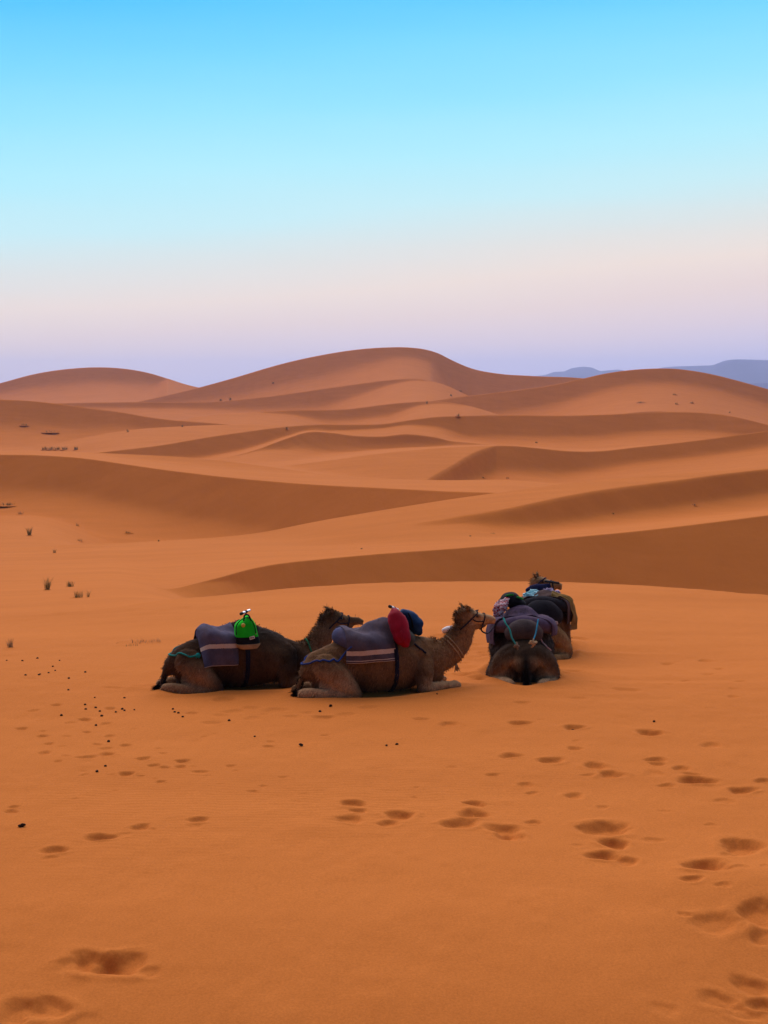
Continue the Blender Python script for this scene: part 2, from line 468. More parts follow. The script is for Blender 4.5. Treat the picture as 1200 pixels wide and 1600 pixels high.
# footprints: column, row, width (photograph px), strength
PRINTS = [(88,1102,24,.8),(52,1111,24,.5),(34,1139,22,.9),(62,1126,16,.4),(67,1143,15,.7),(67,1150,22,.9),(133,1124,26,1),(172,1107,24,.9),(111,1129,22,.5),(165,1131,22,.6),
 (77,1162,20,.8),(104,1151,18,.5),(136,1144,18,.9),(172,1150,22,.7),(97,1166,16,.4),(70,1176,26,.8),(151,1163,20,.7),(197,1164,20,1),(167,1169,24,.5),(102,1181,18,.6),
 (91,1189,18,.8),(137,1183,36,.5),(167,1178,28,1),(224,1186,26,.9),(285,1189,28,1),(241,1196,22,.9),(257,1199,20,.8),(282,1198,24,.9),(302,1198,14,.6),(197,1209,32,1),
 (220,1212,14,.7),(172,1211,14,.5),(132,1211,18,.5),(129,1205,18,.4),(247,1170,14,.6),(254,1177,15,.6),(242,1217,14,.6),(251,1222,20,.9),(312,1206,30,.5),(360,1197,18,.9),
 (368,1205,12,.6),(325,1212,18,.3),(345,1225,18,.3),(396,1237,22,.6),(411,1228,18,.6),(442,1215,18,.6),(419,1166,24,.8),(422,1158,15,.8),(461,1252,22,.3),(475,1241,22,.3),
 (180,1236,14,.6),(117,1249,14,.4),(135,1244,12,.3),(22,1260,20,.8),(17,1267,26,.9),(310,1281,34,.9),(302,1291,36,.3),(220,1293,38,1),(235,1297,20,.4),(156,1308,50,1),
 (192,1305,30,.3),(87,1328,46,1),(79,1340,28,.5),(550,1256,44,1),(560,1267,32,.9),(546,1280,50,.8),(507,1149,20,.6),(505,1121,40,.6),(300,1114,24,.6),(345,1118,36,.3),
 (625,1273,58,1.1),(607,1286,40,.9),(740,1255,42,1.1),(740,1272,52,1.1),(720,1287,70,.9),(787,1296,56,1.1),(797,1306,54,1.1),(834,1285,28,.8),(945,1295,86,1),(960,1319,56,1.3),
 (942,1337,54,1.3),(980,1346,44,1),(1020,1313,40,.4),(902,1321,24,.3),(1160,1323,84,1.1),(1141,1338,38,.5),(1104,1357,78,1.3),(1155,1364,40,.4),(1081,1380,38,.9),(1130,1391,28,.6),(1197,1362,24,.5),
 (812,1129,38,1),(897,1136,42,1),(1015,1145,50,1.1),(898,1170,30,.9),(798,1181,40,.9),(862,1188,48,.9),(931,1196,46,1),(956,1210,52,.9),(920,1211,30,.4),(770,1210,26,.7),
 (822,1226,34,.7),(832,1239,26,.6),(897,1244,40,.8),(942,1261,24,.6),(1025,1187,38,.9),(1027,1194,30,.8),(1065,1201,38,.8),(1080,1210,30,.6),(1087,1220,62,1.1),(1042,1228,30,.7),
 (1022,1209,40,.4),(1160,1235,54,.9),(1195,1220,34,.9),(1132,1252,36,.4),(902,1157,18,.5),(1112,1164,44,.5),(657,1123,30,.7),(702,1131,42,.7),(817,1097,28,.5),(845,1124,16,.4),
 (677,1154,18,.3),(650,1232,16,.5),(647,1245,15,.6),(705,1198,18,.5),(1040,1268,26,.3),(1112,1288,26,.4),(600,1140,14,.3),(690,1165,14,.2),
 (190,1505,84,1.0),(150,1503,90,.9),(115,1506,70,.5),(232,1517,46,.4),(80,1569,70,.9),(35,1574,90,.8),(130,1590,60,.3),(1190,1425,90,1.0),(1196,1452,60,1.0),(1115,1438,90,.5),(1068,1427,26,.7),(1175,1520,70,.8),(1120,1545,70,.6),(1160,1562,60,.6),(1195,1548,60,1),(1040,1566,50,.3),
 (1043,1029,30,.6),(1061,1026,14,.5),(1101,1026,28,.7),(1123,1038,26,.6),(1045,1049,16,.6),(1071,1058,18,.8),(1045,1066,18,.6),(1106,1047,24,.6),(1157,1060,22,.7),(1146,1073,20,.5),(1146,1088,24,.6),
 (979,1075,50,.4),(897,1042,34,.8),(880,1046,24,.6),(902,996,40,.5),(1166,1137,10,.5),(930,1062,30,.3),(905,1090,40,.3),
 (330,1130,40,.4),(365,1112,40,.4),(395,1122,30,.4),(430,1110,44,.4),(455,1120,30,.4),(390,1106,30,.5),(415,1116,24,.4),(480,1114,30,.4),(350,1092,50,.5),(540,1117,40,.4),(575,1105,40,.4),
 (378,1146,14,.4),(320,1151,16,.5),(335,1147,12,.5),(305,1157,14,.4),
 (212,1140,16,.3),(96,1056,20,.2),(108,1048,30,.2),(45,1060,30,.2),(175,1075,40,.25),(215,1072,24,.5)]
for zx, zy in [(50,765),(140,773),(155,792),(258,775),(20,803),(95,800),(100,835),(165,840),(200,858),(75,860),(170,875),(135,888),(150,900),(290,888),(320,928),(350,925),(385,910),(420,920),(500,938),(550,945),(640,950),(690,950),(730,950),(10,830),(180,765),(300,912)]:
    PRINTS.append((zx / 5, 760 + zy / 5, 8.5, 1.2))
rp = random.Random(3)
for i in range(26):
    PRINTS.append((rp.uniform(655, 765), rp.uniform(990, 1060), rp.uniform(16, 40), rp.uniform(.3, .6)))
PR = []
for (a, b, w, s) in PRINTS:
    x, y = ray_ground(a, b)
    r = max(w * 0.5 * y / F, 0.05)
    PR.append((x, y, min(r * 1.0, 0.40), s, rp.uniform(-.35, .35), rp.uniform(.75, 1.05), rp.randrange(1000)))


def prints_z(X, Y):
    z = np.zeros_like(X, dtype=float)
    rows = Y[:, 0] if Y.ndim == 2 else None
    for (x, y, a, s, ang, asp, sd_) in PR:
        b = a * asp
        m = 2.1 * max(a, b)
        sel = (np.abs(X - x) < m) & (np.abs(Y - y) < m)
        if not sel.any(): continue
        dx = X[sel] - x; dy = Y[sel] - y
        c, q = math.cos(ang), math.sin(ang)
        u = (dx * c + dy * q) / a; v = (-dx * q + dy * c) / b
        th = np.arctan2(v, u)
        rr = np.sqrt(u * u + v * v)
        rr = rr * (1 + 0.15 * np.sin(2 * th + sd_) + 0.10 * np.sin(3 * th + sd_ * 1.7)) + 0.13 * (vnoise(X[sel] / .07 + sd_, Y[sel] / .07, 41) - .5)
        # deeper towards the far side, so the far wall is the steep one
        bowl = 1 - sstep(0.34, 1.0, np.sqrt(u * u + (v - 0.18 * (1 - np.clip(rr, 0, 1))) ** 2) * rr / np.maximum(np.sqrt(u * u + v * v), 1e-4))
        dep = s * min(0.080, 0.30 * a)
        heel = 0.35 * dep * np.exp(-((u - .3) ** 2 + (v + .35) ** 2) / .06) * math.sin(sd_)
        rim = (0.05 + .16 * np.clip(np.sin(th * 2 + sd_), 0, 1)) * dep * np.exp(-((rr - 1.2) / 0.25) ** 2)
        z[sel] += -dep * bowl + rim + heel
    return z


# ---- the sand sheet: one mesh whose rows follow the crest lines
cols = np.concatenate([-np.geomspace(2200, 40, 26), np.arange(-24, 1226, 2.0), 1200 + np.geomspace(40, 2200, 26)])
n_c = len(cols)
rows_fg_py = np.concatenate([np.arange(1660, 1420, -1.0), np.arange(1420, 1088, -0.7), np.arange(1088, 985, -0.8)])
Yt = np.linspace(3.0, 30, 4000)
pyt = HOR - F * pch(Yt, FGY, FGZ) / Yt
rowsY = np.interp(-rows_fg_py, -pyt, Yt)
rowsY = rowsY[rowsY > 3.3]
rowsY = np.concatenate([np.linspace(3.35, rowsY[0] - .1, 40), rowsY])
back_rows = np.concatenate([-np.geomspace(40, 2, 10), np.linspace(-1, 3.2, 14)])
rowsY = np.concatenate([back_rows, rowsY])
pc = np.clip(cols, -650, 1850)
Yrows = [np.full(n_c, y) for y in rowsY]
prev = np.full(n_c, rowsY[-1])
NR = {'A': 60, 'B': 74, 'C': 84, 'D': 60, 'D2': 26, 'E': 50, 'F': 40, 'F0': 24, 'F3': 22, 'G1': 34, 'K': 32, 'G': 38, 'H': 28, 'M': 36, 'N': 28}
for R in RIDGES:
    Yc, _ = crest(R, pc)
    Yc = np.maximum(Yc, prev * 1.004 + 0.5)
    n = NR[R['n']]
    s = np.linspace(0, 1, n + 1)[1:]
    t = 1 - (1 - s) ** (1.45 if R['n'] != 'A' else 1.15)
    for q in t[:-1]:
        Yrows.append(prev + (Yc * 0.9976 - prev) * q)
    eps = 0.0012 * Yc
    Yrows.append(Yc - eps)
    Yrows.append(Yc)
    Yrows.append(Yc + eps)
    prev = Yc + eps
for y in (1090, 1110, 1140, 1190, 1300, 1500, 1900, 2600, 3600, 5000, 7000, 9600):
    Yrows.append(np.full(n_c, float(y)))
YY = np.array(Yrows)
gY = np.where(YY > 3.3, YY, 3.3 + (3.3 - YY) * 1.2)
XX = (cols[None, :] - 600) / F * gY
ZZ = terrain(XX, YY)
near = YY[:, n_c // 2] < 46
ZZ[near] += near_extra(XX[near], YY[near]) + prints_z(XX[near], YY[near])


def gz(x, y):
    """sand height at a place"""
    x = np.atleast_1d(np.asarray(x, float)); y = np.atleast_1d(np.asarray(y, float))
    return float((terrain(x, y) + near_extra(x, y))[0])


# sand material: quartz orange, faint drifts of paler and darker grain, wind ripples and grain as fine relief
N = Nodes("sand")
n1 = N.noise(0.05, 4, .55)
n2 = N.noise(0.9, 4, .6, (1, 2.2, 1))
n3 = N.noise(420, 2, .6)
c1 = N.ramp(n1, [(0.3, (0.565, 0.178, 0.034)), (0.7, (0.61, 0.198, 0.041))])
c1 = N.mix(c1, N.ramp(N.noise(0.28, 5, .65, (.35, 1.6, 1.2)), [(.32, (.90, .87, .84)), (.68, (1.08, 1.09, 1.12))]), .8, 'MULTIPLY')
c2 = N.mix(c1, (0.54, 0.165, 0.030), N.math('MULTIPLY', n2, 0.35))
c3 = N.mix(c2, N.ramp(n3, [(0.35, (0.40, 0.112, 0.024)), (0.65, (0.72, 0.255, 0.065))]), 0.22)
n4 = N.noise(48, 4, .7)
c3 = N.mix(c3, N.ramp(n4, [(.3, (.84, .82, .80)), (.7, (1.15, 1.17, 1.2))]), .75, 'MULTIPLY')
wv = N.n.new('ShaderNodeTexWave'); wv.wave_type = 'BANDS'; wv.bands_direction = 'Y'
wv.inputs['Scale'].default_value = 3.2; wv.inputs['Distortion'].default_value = 7.0
wv.inputs['Detail'].default_value = 2.0; wv.inputs['Detail Scale'].default_value = 0.7
N.l.new(N.tc.outputs['Object'], wv.inputs['Vector'])
patch = N.ramp(N.noise(0.11, 2, .5), [(0.45, (0, 0, 0)), (0.68, (1, 1, 1))])
h = N.math('MULTIPLY', wv.outputs['Fac'], patch)
b1 = N.bump(h, 0.17, 0.02)
b2 = N.bump(n3, 0.22, 0.004, b1)
b3 = N.bump(N.noise(14, 4, .6), 0.24, 0.012, N.bump(n4, .25, .006, b2))
b4 = N.bump(N.noise(0.55, 5, .62, (1.0, .35, 1.0)), 0.30, 0.22, b3)
b5 = N.bump(N.noise(2.2, 4, .6, (1.0, .30, .6)), 0.22, 0.05, b4)
SAND = N.set(c3, 1.0, 0.02)

me = grid_mesh("sand_dunes", np.stack([XX, YY, ZZ], -1))
dunes = link("sand_dunes", me, SAND)
tag(dunes, kind="structure")
HAZE = 1.05e-4

# ------------------------------------------------------------------ far hills on the plain
N = Nodes("hill_rock_hazed")
HILL = N.set(N.ramp(N.noise(0.004, 4, .6), [(.3, (.11, .12, .24)), (.7, (.16, .165, .30))]), 1.0, 0.02)  # blue-violet of the distance haze painted into the rock colour


def hill(name, prof_pts, D, depth, seed):
    """a long rocky hill: ridge outline (column, row) at distance D, with a near and a far flank"""
    xs = np.linspace(prof_pts[0][0], prof_pts[-1][0], 140)
    ys = pch(xs, [p[0] for p in prof_pts], [p[1] for p in prof_pts])
    zr = (HOR - ys) / F * D
    base = -90.0
    rows = []
    for t in np.linspace(-1, 1, 25):
        k = 1 - abs(t) ** 1.3
        X = (xs - 600) / F * D
        Yv = D + depth * t + 60 * (vnoise(X / 220, X * 0 + t * 3, seed) - .5)
        z = base + (zr - base) * k
        z = z + (1 - k) * k * 60 * (vnoise(X / 120, X * 0 + t * 4, seed + 1) - .5)
        rows.append(np.stack([X, Yv, z], -1))
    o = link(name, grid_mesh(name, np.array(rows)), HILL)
    return tag(o, kind="structure")


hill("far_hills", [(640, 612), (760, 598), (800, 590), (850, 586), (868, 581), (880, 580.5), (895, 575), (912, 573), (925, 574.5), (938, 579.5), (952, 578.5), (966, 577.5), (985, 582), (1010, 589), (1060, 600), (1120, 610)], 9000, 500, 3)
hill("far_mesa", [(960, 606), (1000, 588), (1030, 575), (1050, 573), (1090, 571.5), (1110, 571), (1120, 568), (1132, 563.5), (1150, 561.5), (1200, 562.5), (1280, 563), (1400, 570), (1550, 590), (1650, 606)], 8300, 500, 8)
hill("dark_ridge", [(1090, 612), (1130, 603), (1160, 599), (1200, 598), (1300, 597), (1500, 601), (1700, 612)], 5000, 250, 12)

# ------------------------------------------------------------------ the air between
hz = bpy.data.materials.new("haze")
hz.use_nodes = True
hn, hl = hz.node_tree.nodes, hz.node_tree.links
hn.clear()
ho = hn.new('ShaderNodeOutputMaterial')
hv = hn.new('ShaderNodeVolumePrincipled')
hv.inputs['Color'].default_value = (0.60, 0.68, 1.0, 1)
hv.inputs['Density'].default_value = HAZE
hv.inputs['Anisotropy'].default_value = 0.45
hl.new(hv.outputs[0], ho.inputs['Volume'])
bm = bmesh.new()
bmesh.ops.create_cube(bm, size=1.0)
for v in bm.verts:
    v.co = Vector((v.co.x * 2 * 9000, 4900 + v.co.y * 10200, -130 + (v.co.z + .5) * 290))
hm = bpy.data.meshes.new("haze"); bm.to_mesh(hm); bm.free()
haze = link("haze", hm, hz, smooth=False)
tag(haze, "thin blue twilight haze over the desert", "haze", kind="stuff")

# ------------------------------------------------------------------ camels
def spline(pts, n):
    """Catmull-Rom resampling of rows of numbers"""
    P = np.asarray(pts, float)
    if len(P) == 2:
        t = np.linspace(0, 1, n)[:, None]
        return P[0] * (1 - t) + P[1] * t
    E = np.vstack([2 * P[0] - P[1], P, 2 * P[-1] - P[-2]])
    out = []
    for s in np.linspace(0, len(P) - 1, n):
        i = min(int(s), len(P) - 2); t = s - i
        a, b, c, d = E[i], E[i + 1], E[i + 2], E[i + 3]
        out.append(0.5 * (2 * b + (c - a) * t + (2 * a - 5 * b + 4 * c - d) * t * t + (3 * b - a - 3 * c + d) * t ** 3))
    return np.array(out)


def tube(pts, n=16, steps=None, close=True, side=(0, 1, 0)):
    """pts: x, y, z, r_side, r_up -> verts, faces of a tapered tube with rounded ends"""
    P = spline(pts, steps or max(8, 6 * len(pts)))
    C, rs, ru = P[:, :3], np.maximum(P[:, 3], .002), np.maximum(P[:, 4], .002)
    T = np.gradient(C, axis=0)
    T /= np.linalg.norm(T, axis=1)[:, None] + 1e-9
    if close:   # rounded caps
        rings = [(C[0] - T[0] * ru[0] * .75, T[0], rs[0] * .35, ru[0] * .35), (C[0] - T[0] * ru[0] * .5, T[0], rs[0] * .75, ru[0] * .75)]
        rings += [(C[i], T[i], rs[i], ru[i]) for i in range(len(C))]
        rings += [(C[-1] + T[-1] * ru[-1] * .5, T[-1], rs[-1] * .75, ru[-1] * .75), (C[-1] + T[-1] * ru[-1] * .75, T[-1], rs[-1] * .35, ru[-1] * .35)]
    else:
        rings = [(C[i], T[i], rs[i], ru[i]) for i in range(len(C))]
    V, Fc = [], []
    sv = np.array(side, float)
    for (c, t, a, b) in rings:
        s = sv - t * np.dot(sv, t)
        if np.linalg.norm(s) < 1e-3: s = np.cross(t, [1, 0, 0.01])
        s /= np.linalg.norm(s)
        u = np.cross(t, s)
        sv = s
        for k in range(n):
            th = 2 * math.pi * k / n
            V.append(c + s * a * math.cos(th) + u * b * math.sin(th))
    m = len(rings)
    for i in range(m - 1):
        for k in range(n):
            Fc.append((i * n + k, i * n + (k + 1) % n, (i + 1) * n + (k + 1) % n, (i + 1) * n + k))
    Fc.append(tuple(range(n - 1, -1, -1)))
    Fc.append(tuple((m - 1) * n + k for k in range(n)))
    return V, Fc


class MB:
    def __init__(self): self.v, self.f = [], []

    def add(self, vf):
        o = len(self.v)
        self.v += [tuple(p) for p in vf[0]]
        self.f += [tuple(i + o for i in q) for q in vf[1]]
        return self

    def mesh(self, name): return mesh_pd(name, self.v, self.f)

    def build(self, name, mat, parent=None, mw=None, smooth=True):
        o = link(name, self.mesh(name), mat, parent, smooth)
        if mw is not None: o.matrix_world = mw
        return o


def evaluated(me, mods):
    """mesh after a list of (type, settings) modifiers"""
    o = bpy.data.objects.new("tmp", me); COL.objects.link(o)
    for ty, st in mods:
        m = o.modifiers.new(ty, ty)
        for k, v in st.items(): setattr(m, k, v)
    dg = bpy.context.evaluated_depsgraph_get()
    dg.update()
    out = bpy.data.meshes.new_from_object(o.evaluated_get(dg))
    bpy.data.objects.remove(o)
    return out


TORSO = [(-1.10, 0, .33, .10, .10), (-1.03, 0, .37, .15, .18), (-.88, 0, .41, .20, .28), (-.66, 0, .43, .26, .35), (-.40, 0, .44, .36, .42), (-.10, 0, .46, .43, .45), (.20, 0, .46, .43, .45),
         (.42, 0, .45, .38, .43), (.62, 0, .44, .28, .37), (.82, 0, .44, .22, .31), (.95, 0, .46, .19, .24)]
HUMP = [(-.32, 0, .78, .10, .10), (-.12, 0, .84, .18, .18), (.10, 0, .89, .20, .22), (.30, 0, .85, .17, .18), (.52, 0, .74, .12, .11)]
NECK_UP = [(0.66, 0, 0.5, 0.21, 0.27), (0.989, 0, 0.487, 0.18, 0.245), (1.177, 0, 0.593, 0.15, 0.215), (1.298, 0, 0.76, 0.125, 0.185), (1.35, 0, 0.91, 0.11, 0.16), (1.36, 0, 1.03, 0.1, 0.145)]
HEAD_UP = [(1.28, 0, 1.075, 0.085, 0.1), (1.41, 0, 1.07, 0.105, 0.125), (1.54, 0, 1.035, 0.088, 0.105), (1.66, 0, 1.01, 0.068, 0.082), (1.76, 0, 0.995, 0.062, 0.07), (1.81, 0, 0.985, 0.05, 0.052)]
JAW_UP = [(1.41, 0, 0.95, 0.075, 0.075), (1.54, 0, 0.92, 0.06, 0.058), (1.67, 0, 0.925, 0.05, 0.042)]
NECK_1 = [(.62, 0, .46, .20, .25), (.85, 0, .42, .17, .215), (1.04, .02, .45, .15, .205), (1.18, .03, .58, .13, .19), (1.27, .03, .76, .115, .165), (1.33, .03, .90, .10, .14)]
HEAD_1 = [(1.28, 0.03, 0.945, 0.085, 0.095), (1.42, 0.03, 0.96, 0.105, 0.12), (1.57, 0.03, 0.92, 0.088, 0.1), (1.7, 0.03, 0.905, 0.068, 0.08), (1.81, 0.03, 0.905, 0.062, 0.068), (1.87, 0.03, 0.895, 0.05, 0.05)]
JAW_1 = [(1.4, 0.03, 0.845, 0.075, 0.07), (1.54, 0.03, 0.815, 0.06, 0.055), (1.71, 0.03, 0.83, 0.05, 0.042)]
NECK_3 = [(0.66, 0, 0.5, 0.21, 0.26), (0.95, 0, 0.44, 0.17, 0.22), (1.15, 0.02, 0.47, 0.14, 0.18), (1.32, 0.04, 0.56, 0.12, 0.15), (1.42, 0.05, 0.64, 0.1, 0.13)]
HEAD_3 = [(1.38, 0.05, 0.68, 0.085, 0.095), (1.5, 0.05, 0.67, 0.1, 0.115), (1.64, 0.04, 0.6, 0.085, 0.1), (1.77, 0.03, 0.54, 0.066, 0.08), (1.86, 0.03, 0.5, 0.06, 0.066), (1.9, 0.03, 0.48, 0.05, 0.05)]
JAW_3 = [(1.48, 0.05, 0.57, 0.07, 0.07), (1.6, 0.04, 0.5, 0.06, 0.055), (1.76, 0.03, 0.46, 0.05, 0.04)]
NECK_4 = [(0.66, 0, 0.52, 0.21, 0.27), (0.95, 0.05, 0.535, 0.17, 0.23), (1.12, 0.12, 0.711, 0.14, 0.19), (1.18, 0.19, 0.906, 0.12, 0.16), (1.2, 0.22, 1.065, 0.1, 0.14)]
HEAD_4 = [(1.19, 0.29, 1.125, 0.085, 0.095), (1.19, 0.2, 1.14, 0.105, 0.12), (1.17, 0.06, 1.11, 0.088, 0.1), (1.15, -0.06, 1.09, 0.068, 0.08), (1.14, -0.16, 1.085, 0.062, 0.068), (1.13, -0.21, 1.075, 0.05, 0.05)]
JAW_4 = [(1.19, 0.2, 1.025, 0.075, 0.07), (1.17, 0.06, 1.005, 0.06, 0.055), (1.15, -0.09, 1.01, 0.05, 0.042)]
TAIL_A = [(-1.05, 0, .46, .055, .05), (-1.15, -.03, .32, .04, .035), (-1.20, -.06, .16, .03, .028), (-1.23, -.09, .06, .022, .02)]
TAIL_B = [(-1.05, 0, .46, .055, .05), (-1.17, 0, .34, .045, .04), (-1.21, 0, .2, .035, .035), (-1.22, 0, .1, .03, .03)]


def legs(wy):
    out = []
    for s in (-1, 1):
        q = lambda L: [(a, s * b * wy, c, d, e) for a, b, c, d, e in L]
        out.append(q([(-.88, .20, .50, .11, .19), (-.74, .31, .38, .12, .18), (-.56, .39, .20, .10, .135), (-.45, .42, .085, .085, .085)]))     # thigh
        out.append(q([(-.44, .41, .065, .08, .085), (-.76, .36, .07, .075, .08), (-1.05, .24, .095, .072, .082), (-1.19, .18, .09, .060, .068)]))  # shank to hock
        out.append(q([(-1.15, .17, .045, .05, .045), (-.85, .18, .03, .05, .045), (-.72, .2, .03, .07, .05)]))                                # foot tucked under
        out.append(q([(.58, .20, .52, .10, .20), (.60, .29, .34, .10, .16), (.58, .34, .16, .09, .12)]))                                      # upper arm
        out.append(q([(.54, .35, .085, .085, .09), (.82, .33, .075, .068, .075), (1.06, .29, .075, .062, .07), (1.14, .28, .06, .05, .055)]))      # forearm to wrist
        out.append(q([(1.10, .25, .03, .045, .04), (.85, .24, .02, .045, .04), (.74, .24, .02, .06, .045)]))                                   # cannon folded back
    return out


def ear(base, d, side, s=1.0):
    b = np.array(base)
    d = np.array(d, float)
    return tube([(*b, .030 * s, .018 * s), (*(b + d * .05), .034 * s, .016 * s), (*(b + d * .10), .018 * s, .01 * s)], 8, 8, side=side)


def coat_material(name, rough_bump=0.38):
    N = Nodes(name)
    at = N.n.new('ShaderNodeAttribute'); at.attribute_name = 'coat'
    v = N.noise(11, 5, .65, (1, 1, .6))
    fine = N.noise(95, 3, .6, (1, 1, .35))
    c = N.mix(at.outputs['Color'], N.ramp(v, [(.3, (.66, .65, .64)), (.5, (1, 1, 1)), (.75, (1.25, 1.22, 1.2))]), 1.0, 'MULTIPLY')
    c = N.mix(c, N.ramp(fine, [(.3, (.55, .55, .55)), (.7, (1.4, 1.4, 1.4))]), .7, 'MULTIPLY')
    h = N.math('ADD', N.math('MULTIPLY', v, .6), N.math('MULTIPLY', fine, .5))
    N.bump(h, rough_bump, .03)
    return N.set(c, .92, .12)


FUR = coat_material("camel_coat")
N = Nodes("camel_hair")
at = N.n.new('ShaderNodeAttribute'); at.attribute_name = 'coat'
HAIR = N.set(at.outputs['Color'], .8, .15)
N = Nodes("camel_eye"); EYE = N.set((.006, .004, .003), .15, .5)


def set_coat(me, colors):
    a = me.color_attributes.new('coat', 'FLOAT_COLOR', 'POINT')
    a.data.foreach_set('color', np.concatenate([colors, np.ones((len(colors), 1))], 1).astype(np.float32).reshape(-1))


def blend(c, tgt, w):
    return c * (1 - w[:, None]) + np.array(tgt) * w[:, None]


def camel(label, pose, place, palette, wy=1.0, hz=1.0, hx=0.0, fd=0.0, sx=1.0, hair_n=14000, seed=1, tail=TAIL_A, tuft=None):
    neck, head, jaw = pose
    mb = MB()
    for t in [TORSO, HUMP]:
        fz = lambda a: (1 - fd * float(sstep(.2, .7, a))) * (hz if t is HUMP else 1)
        mb.add(tube([(a + (hx if t is HUMP else 0), b * wy, c * fz(a), d * wy, e * fz(a)) for a, b, c, d, e in t], 24, 44))
    for t in legs(wy): mb.add(tube(t, 14, 22))
    mb.add(tube(neck, 20, 40)); mb.add(tube(head, 18, 34)); mb.add(tube(jaw, 14, 22)); mb.add(tube(tail, 10, 20))
    mb.add(tube([(-.72, -.26 * wy, .17, .17, .16), (-.80, 0, .17, .18, .17), (-.72, .26 * wy, .17, .17, .16)], 16, 16, side=(1, 0, 0)))
    # shoulders and brisket pad
    mb.add(tube([(.70, 0, .30, .20, .22), (.86, 0, .24, .16, .16), (.93, 0, .16, .10, .10)], 16, 16))
    hd = np.array(head[3][:3]) - np.array(head[1][:3]); hd /= np.linalg.norm(hd)
    sidev = np.cross(hd, [0, 0, 1.0]); sidev /= np.linalg.norm(sidev)
    upv = np.cross(sidev, hd)
    h1 = np.array(head[1][:3])
    eyes = []
    for s in (-1, 1):
        mb.add(ear(h1 + sidev * s * .085 + upv * .085 - hd * .05, upv * .8 + sidev * s * .55 - hd * .45, tuple(hd), 1.1))
        # brow ridge and nostril wing
        b0 = h1 + sidev * s * .078 + upv * .055 + hd * .055
        mb.add(tube([(*b0, .025, .02), (*(b0 + hd * .06 - upv * .004), .03, .024), (*(b0 + hd * .12 - upv * .03), .02, .016)], 8, 10))
        nz = np.array(head[-1][:3]) + sidev * s * .03 + upv * .025
        mb.add(tube([(*nz, .02, .016), (*(nz + hd * .03 - upv * .012), .016, .012)], 8, 6))
        eyes.append(h1 + sidev * s * .096 + upv * .030 + hd * .105)
    # lips
    lp = np.array(head[-1][:3]) - upv * .03
    mb.add(tube([(*(lp - hd * .02), .045, .03), (*(lp + hd * .03 - upv * .015), .035, .022)], 10, 8, side=tuple(sidev)))
    me = evaluated(mb.mesh("camel"), [('REMESH', dict(mode='VOXEL', voxel_size=.016)), ('SMOOTH', dict(factor=.5, iterations=3))])
    co = np.empty(len(me.vertices) * 3, np.float32); me.vertices.foreach_get('co', co)
    co = co.reshape(-1, 3).astype(float)
    nr = np.empty_like(co, dtype=np.float32).reshape(-1); me.vertices.foreach_get('normal', nr); nr = nr.reshape(-1, 3).astype(float)
    # muscle and coat lumps
    lump = (vnoise(co[:, 0] * 7 + 30, co[:, 2] * 7 + co[:, 1] * 5, seed) - .5) * .022 + (vnoise(co[:, 0] * 19, co[:, 2] * 19 + co[:, 1] * 13, seed + 3) - .5) * .010
    co = co + nr * lump[:, None]
    x, y, z = co.T
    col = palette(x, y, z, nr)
    d = co - h1; al = d @ hd; up_ = d @ upv
    onhead = sstep(.10, .02, np.linalg.norm(d - np.outer(np.clip(al, 0, .5), hd), axis=1) - .12) * (al > -.08)
    # dark nostril line, eye patch, crown
    crown = onhead * sstep(.05, .10, up_) * sstep(.10, -.02, al)
    mouth = onhead * np.exp(-((up_ + .075 + .10 * al) / .012) ** 2) * (al > .2)
    eyep = onhead * np.exp(-((al - .10) / .05) ** 2 - ((up_ - .03) / .03) ** 2)
    col = blend(col, (.02, .012, .008), np.clip(crown * .8, 0, 1))
    col = blend(col, (.012, .008, .006), np.clip(mouth * .8 + eyep * .75, 0, 1))
    co[:, 0] *= sx
    me.vertices.foreach_set('co', co.astype(np.float32).reshape(-1))
    me.update()
    set_coat(me, col)
    px, py, Y, head_deg = place
    X = (px - 600) / F * Y
    mw = Matrix.Translation((X, Y, gz(X, Y) - .015)) @ Matrix.Rotation(math.radians(head_deg), 4, 'Z')
    o = link("camel", me, FUR)
    o.matrix_world = mw
    tag(o, label, "camel", "camels kneeling in a caravan line")
    bvh = BVHTree.FromPolygons([tuple(c) for c in co], [tuple(p.vertices) for p in me.polygons])
    # strands: short all over, long on nape, crown, hump, throat
    rng = np.random.default_rng(seed)
    neck_c = spline([p[:3] for p in neck], 40)
    w = np.ones(len(co)) * .55
    zr = co[:, 2]
    fwd = co[:, 0] / sx
    nape = (fwd > .55) * (zr > .3)
    w += 1.0 * nape * (nr[:, 2] * .3 - (nr @ hd) * .7 > .25) + 0.3 * onhead * (up_ > .05) * (al < .06) + 1.0 * (zr > .85) * (fwd < .6)
    w *= (zr > .05) * (1 - .85 * onhead * (al > .06))
    idx = rng.choice(len(co), hair_n, p=w / w.sum())
    V, Fc, CC = [], [], []
    for i in idx:
        p = co[i] + rng.normal(0, .006, 3); n = nr[i]
        mane = nape[i] and (n[2] * .3 - n @ hd * .7 > .25)
        crown_ = onhead[i] > .3 and up_[i] > .04 and al[i] < .06
        L = rng.uniform(.022, .058) * (1.15 if mane else 1.0) * (.6 if crown_ else 1.0) * (1.5 if zr[i] > .88 and fwd[i] < .6 else 1)
        g = np.array([-.35, 0, -.75]) if not (mane or crown_) else np.array([-.3, 0, .15])
        dvec = n * (.55 if (mane or crown_) else .32) + g * .8 + rng.normal(0, .28, 3)
        dvec /= np.linalg.norm(dvec)
        if dvec @ n < .08: dvec = dvec + n * (.12 - dvec @ n)
        b = np.cross(dvec, n); b /= np.linalg.norm(b) + 1e-9
        wd = rng.uniform(.003, .006)
        k = len(V)
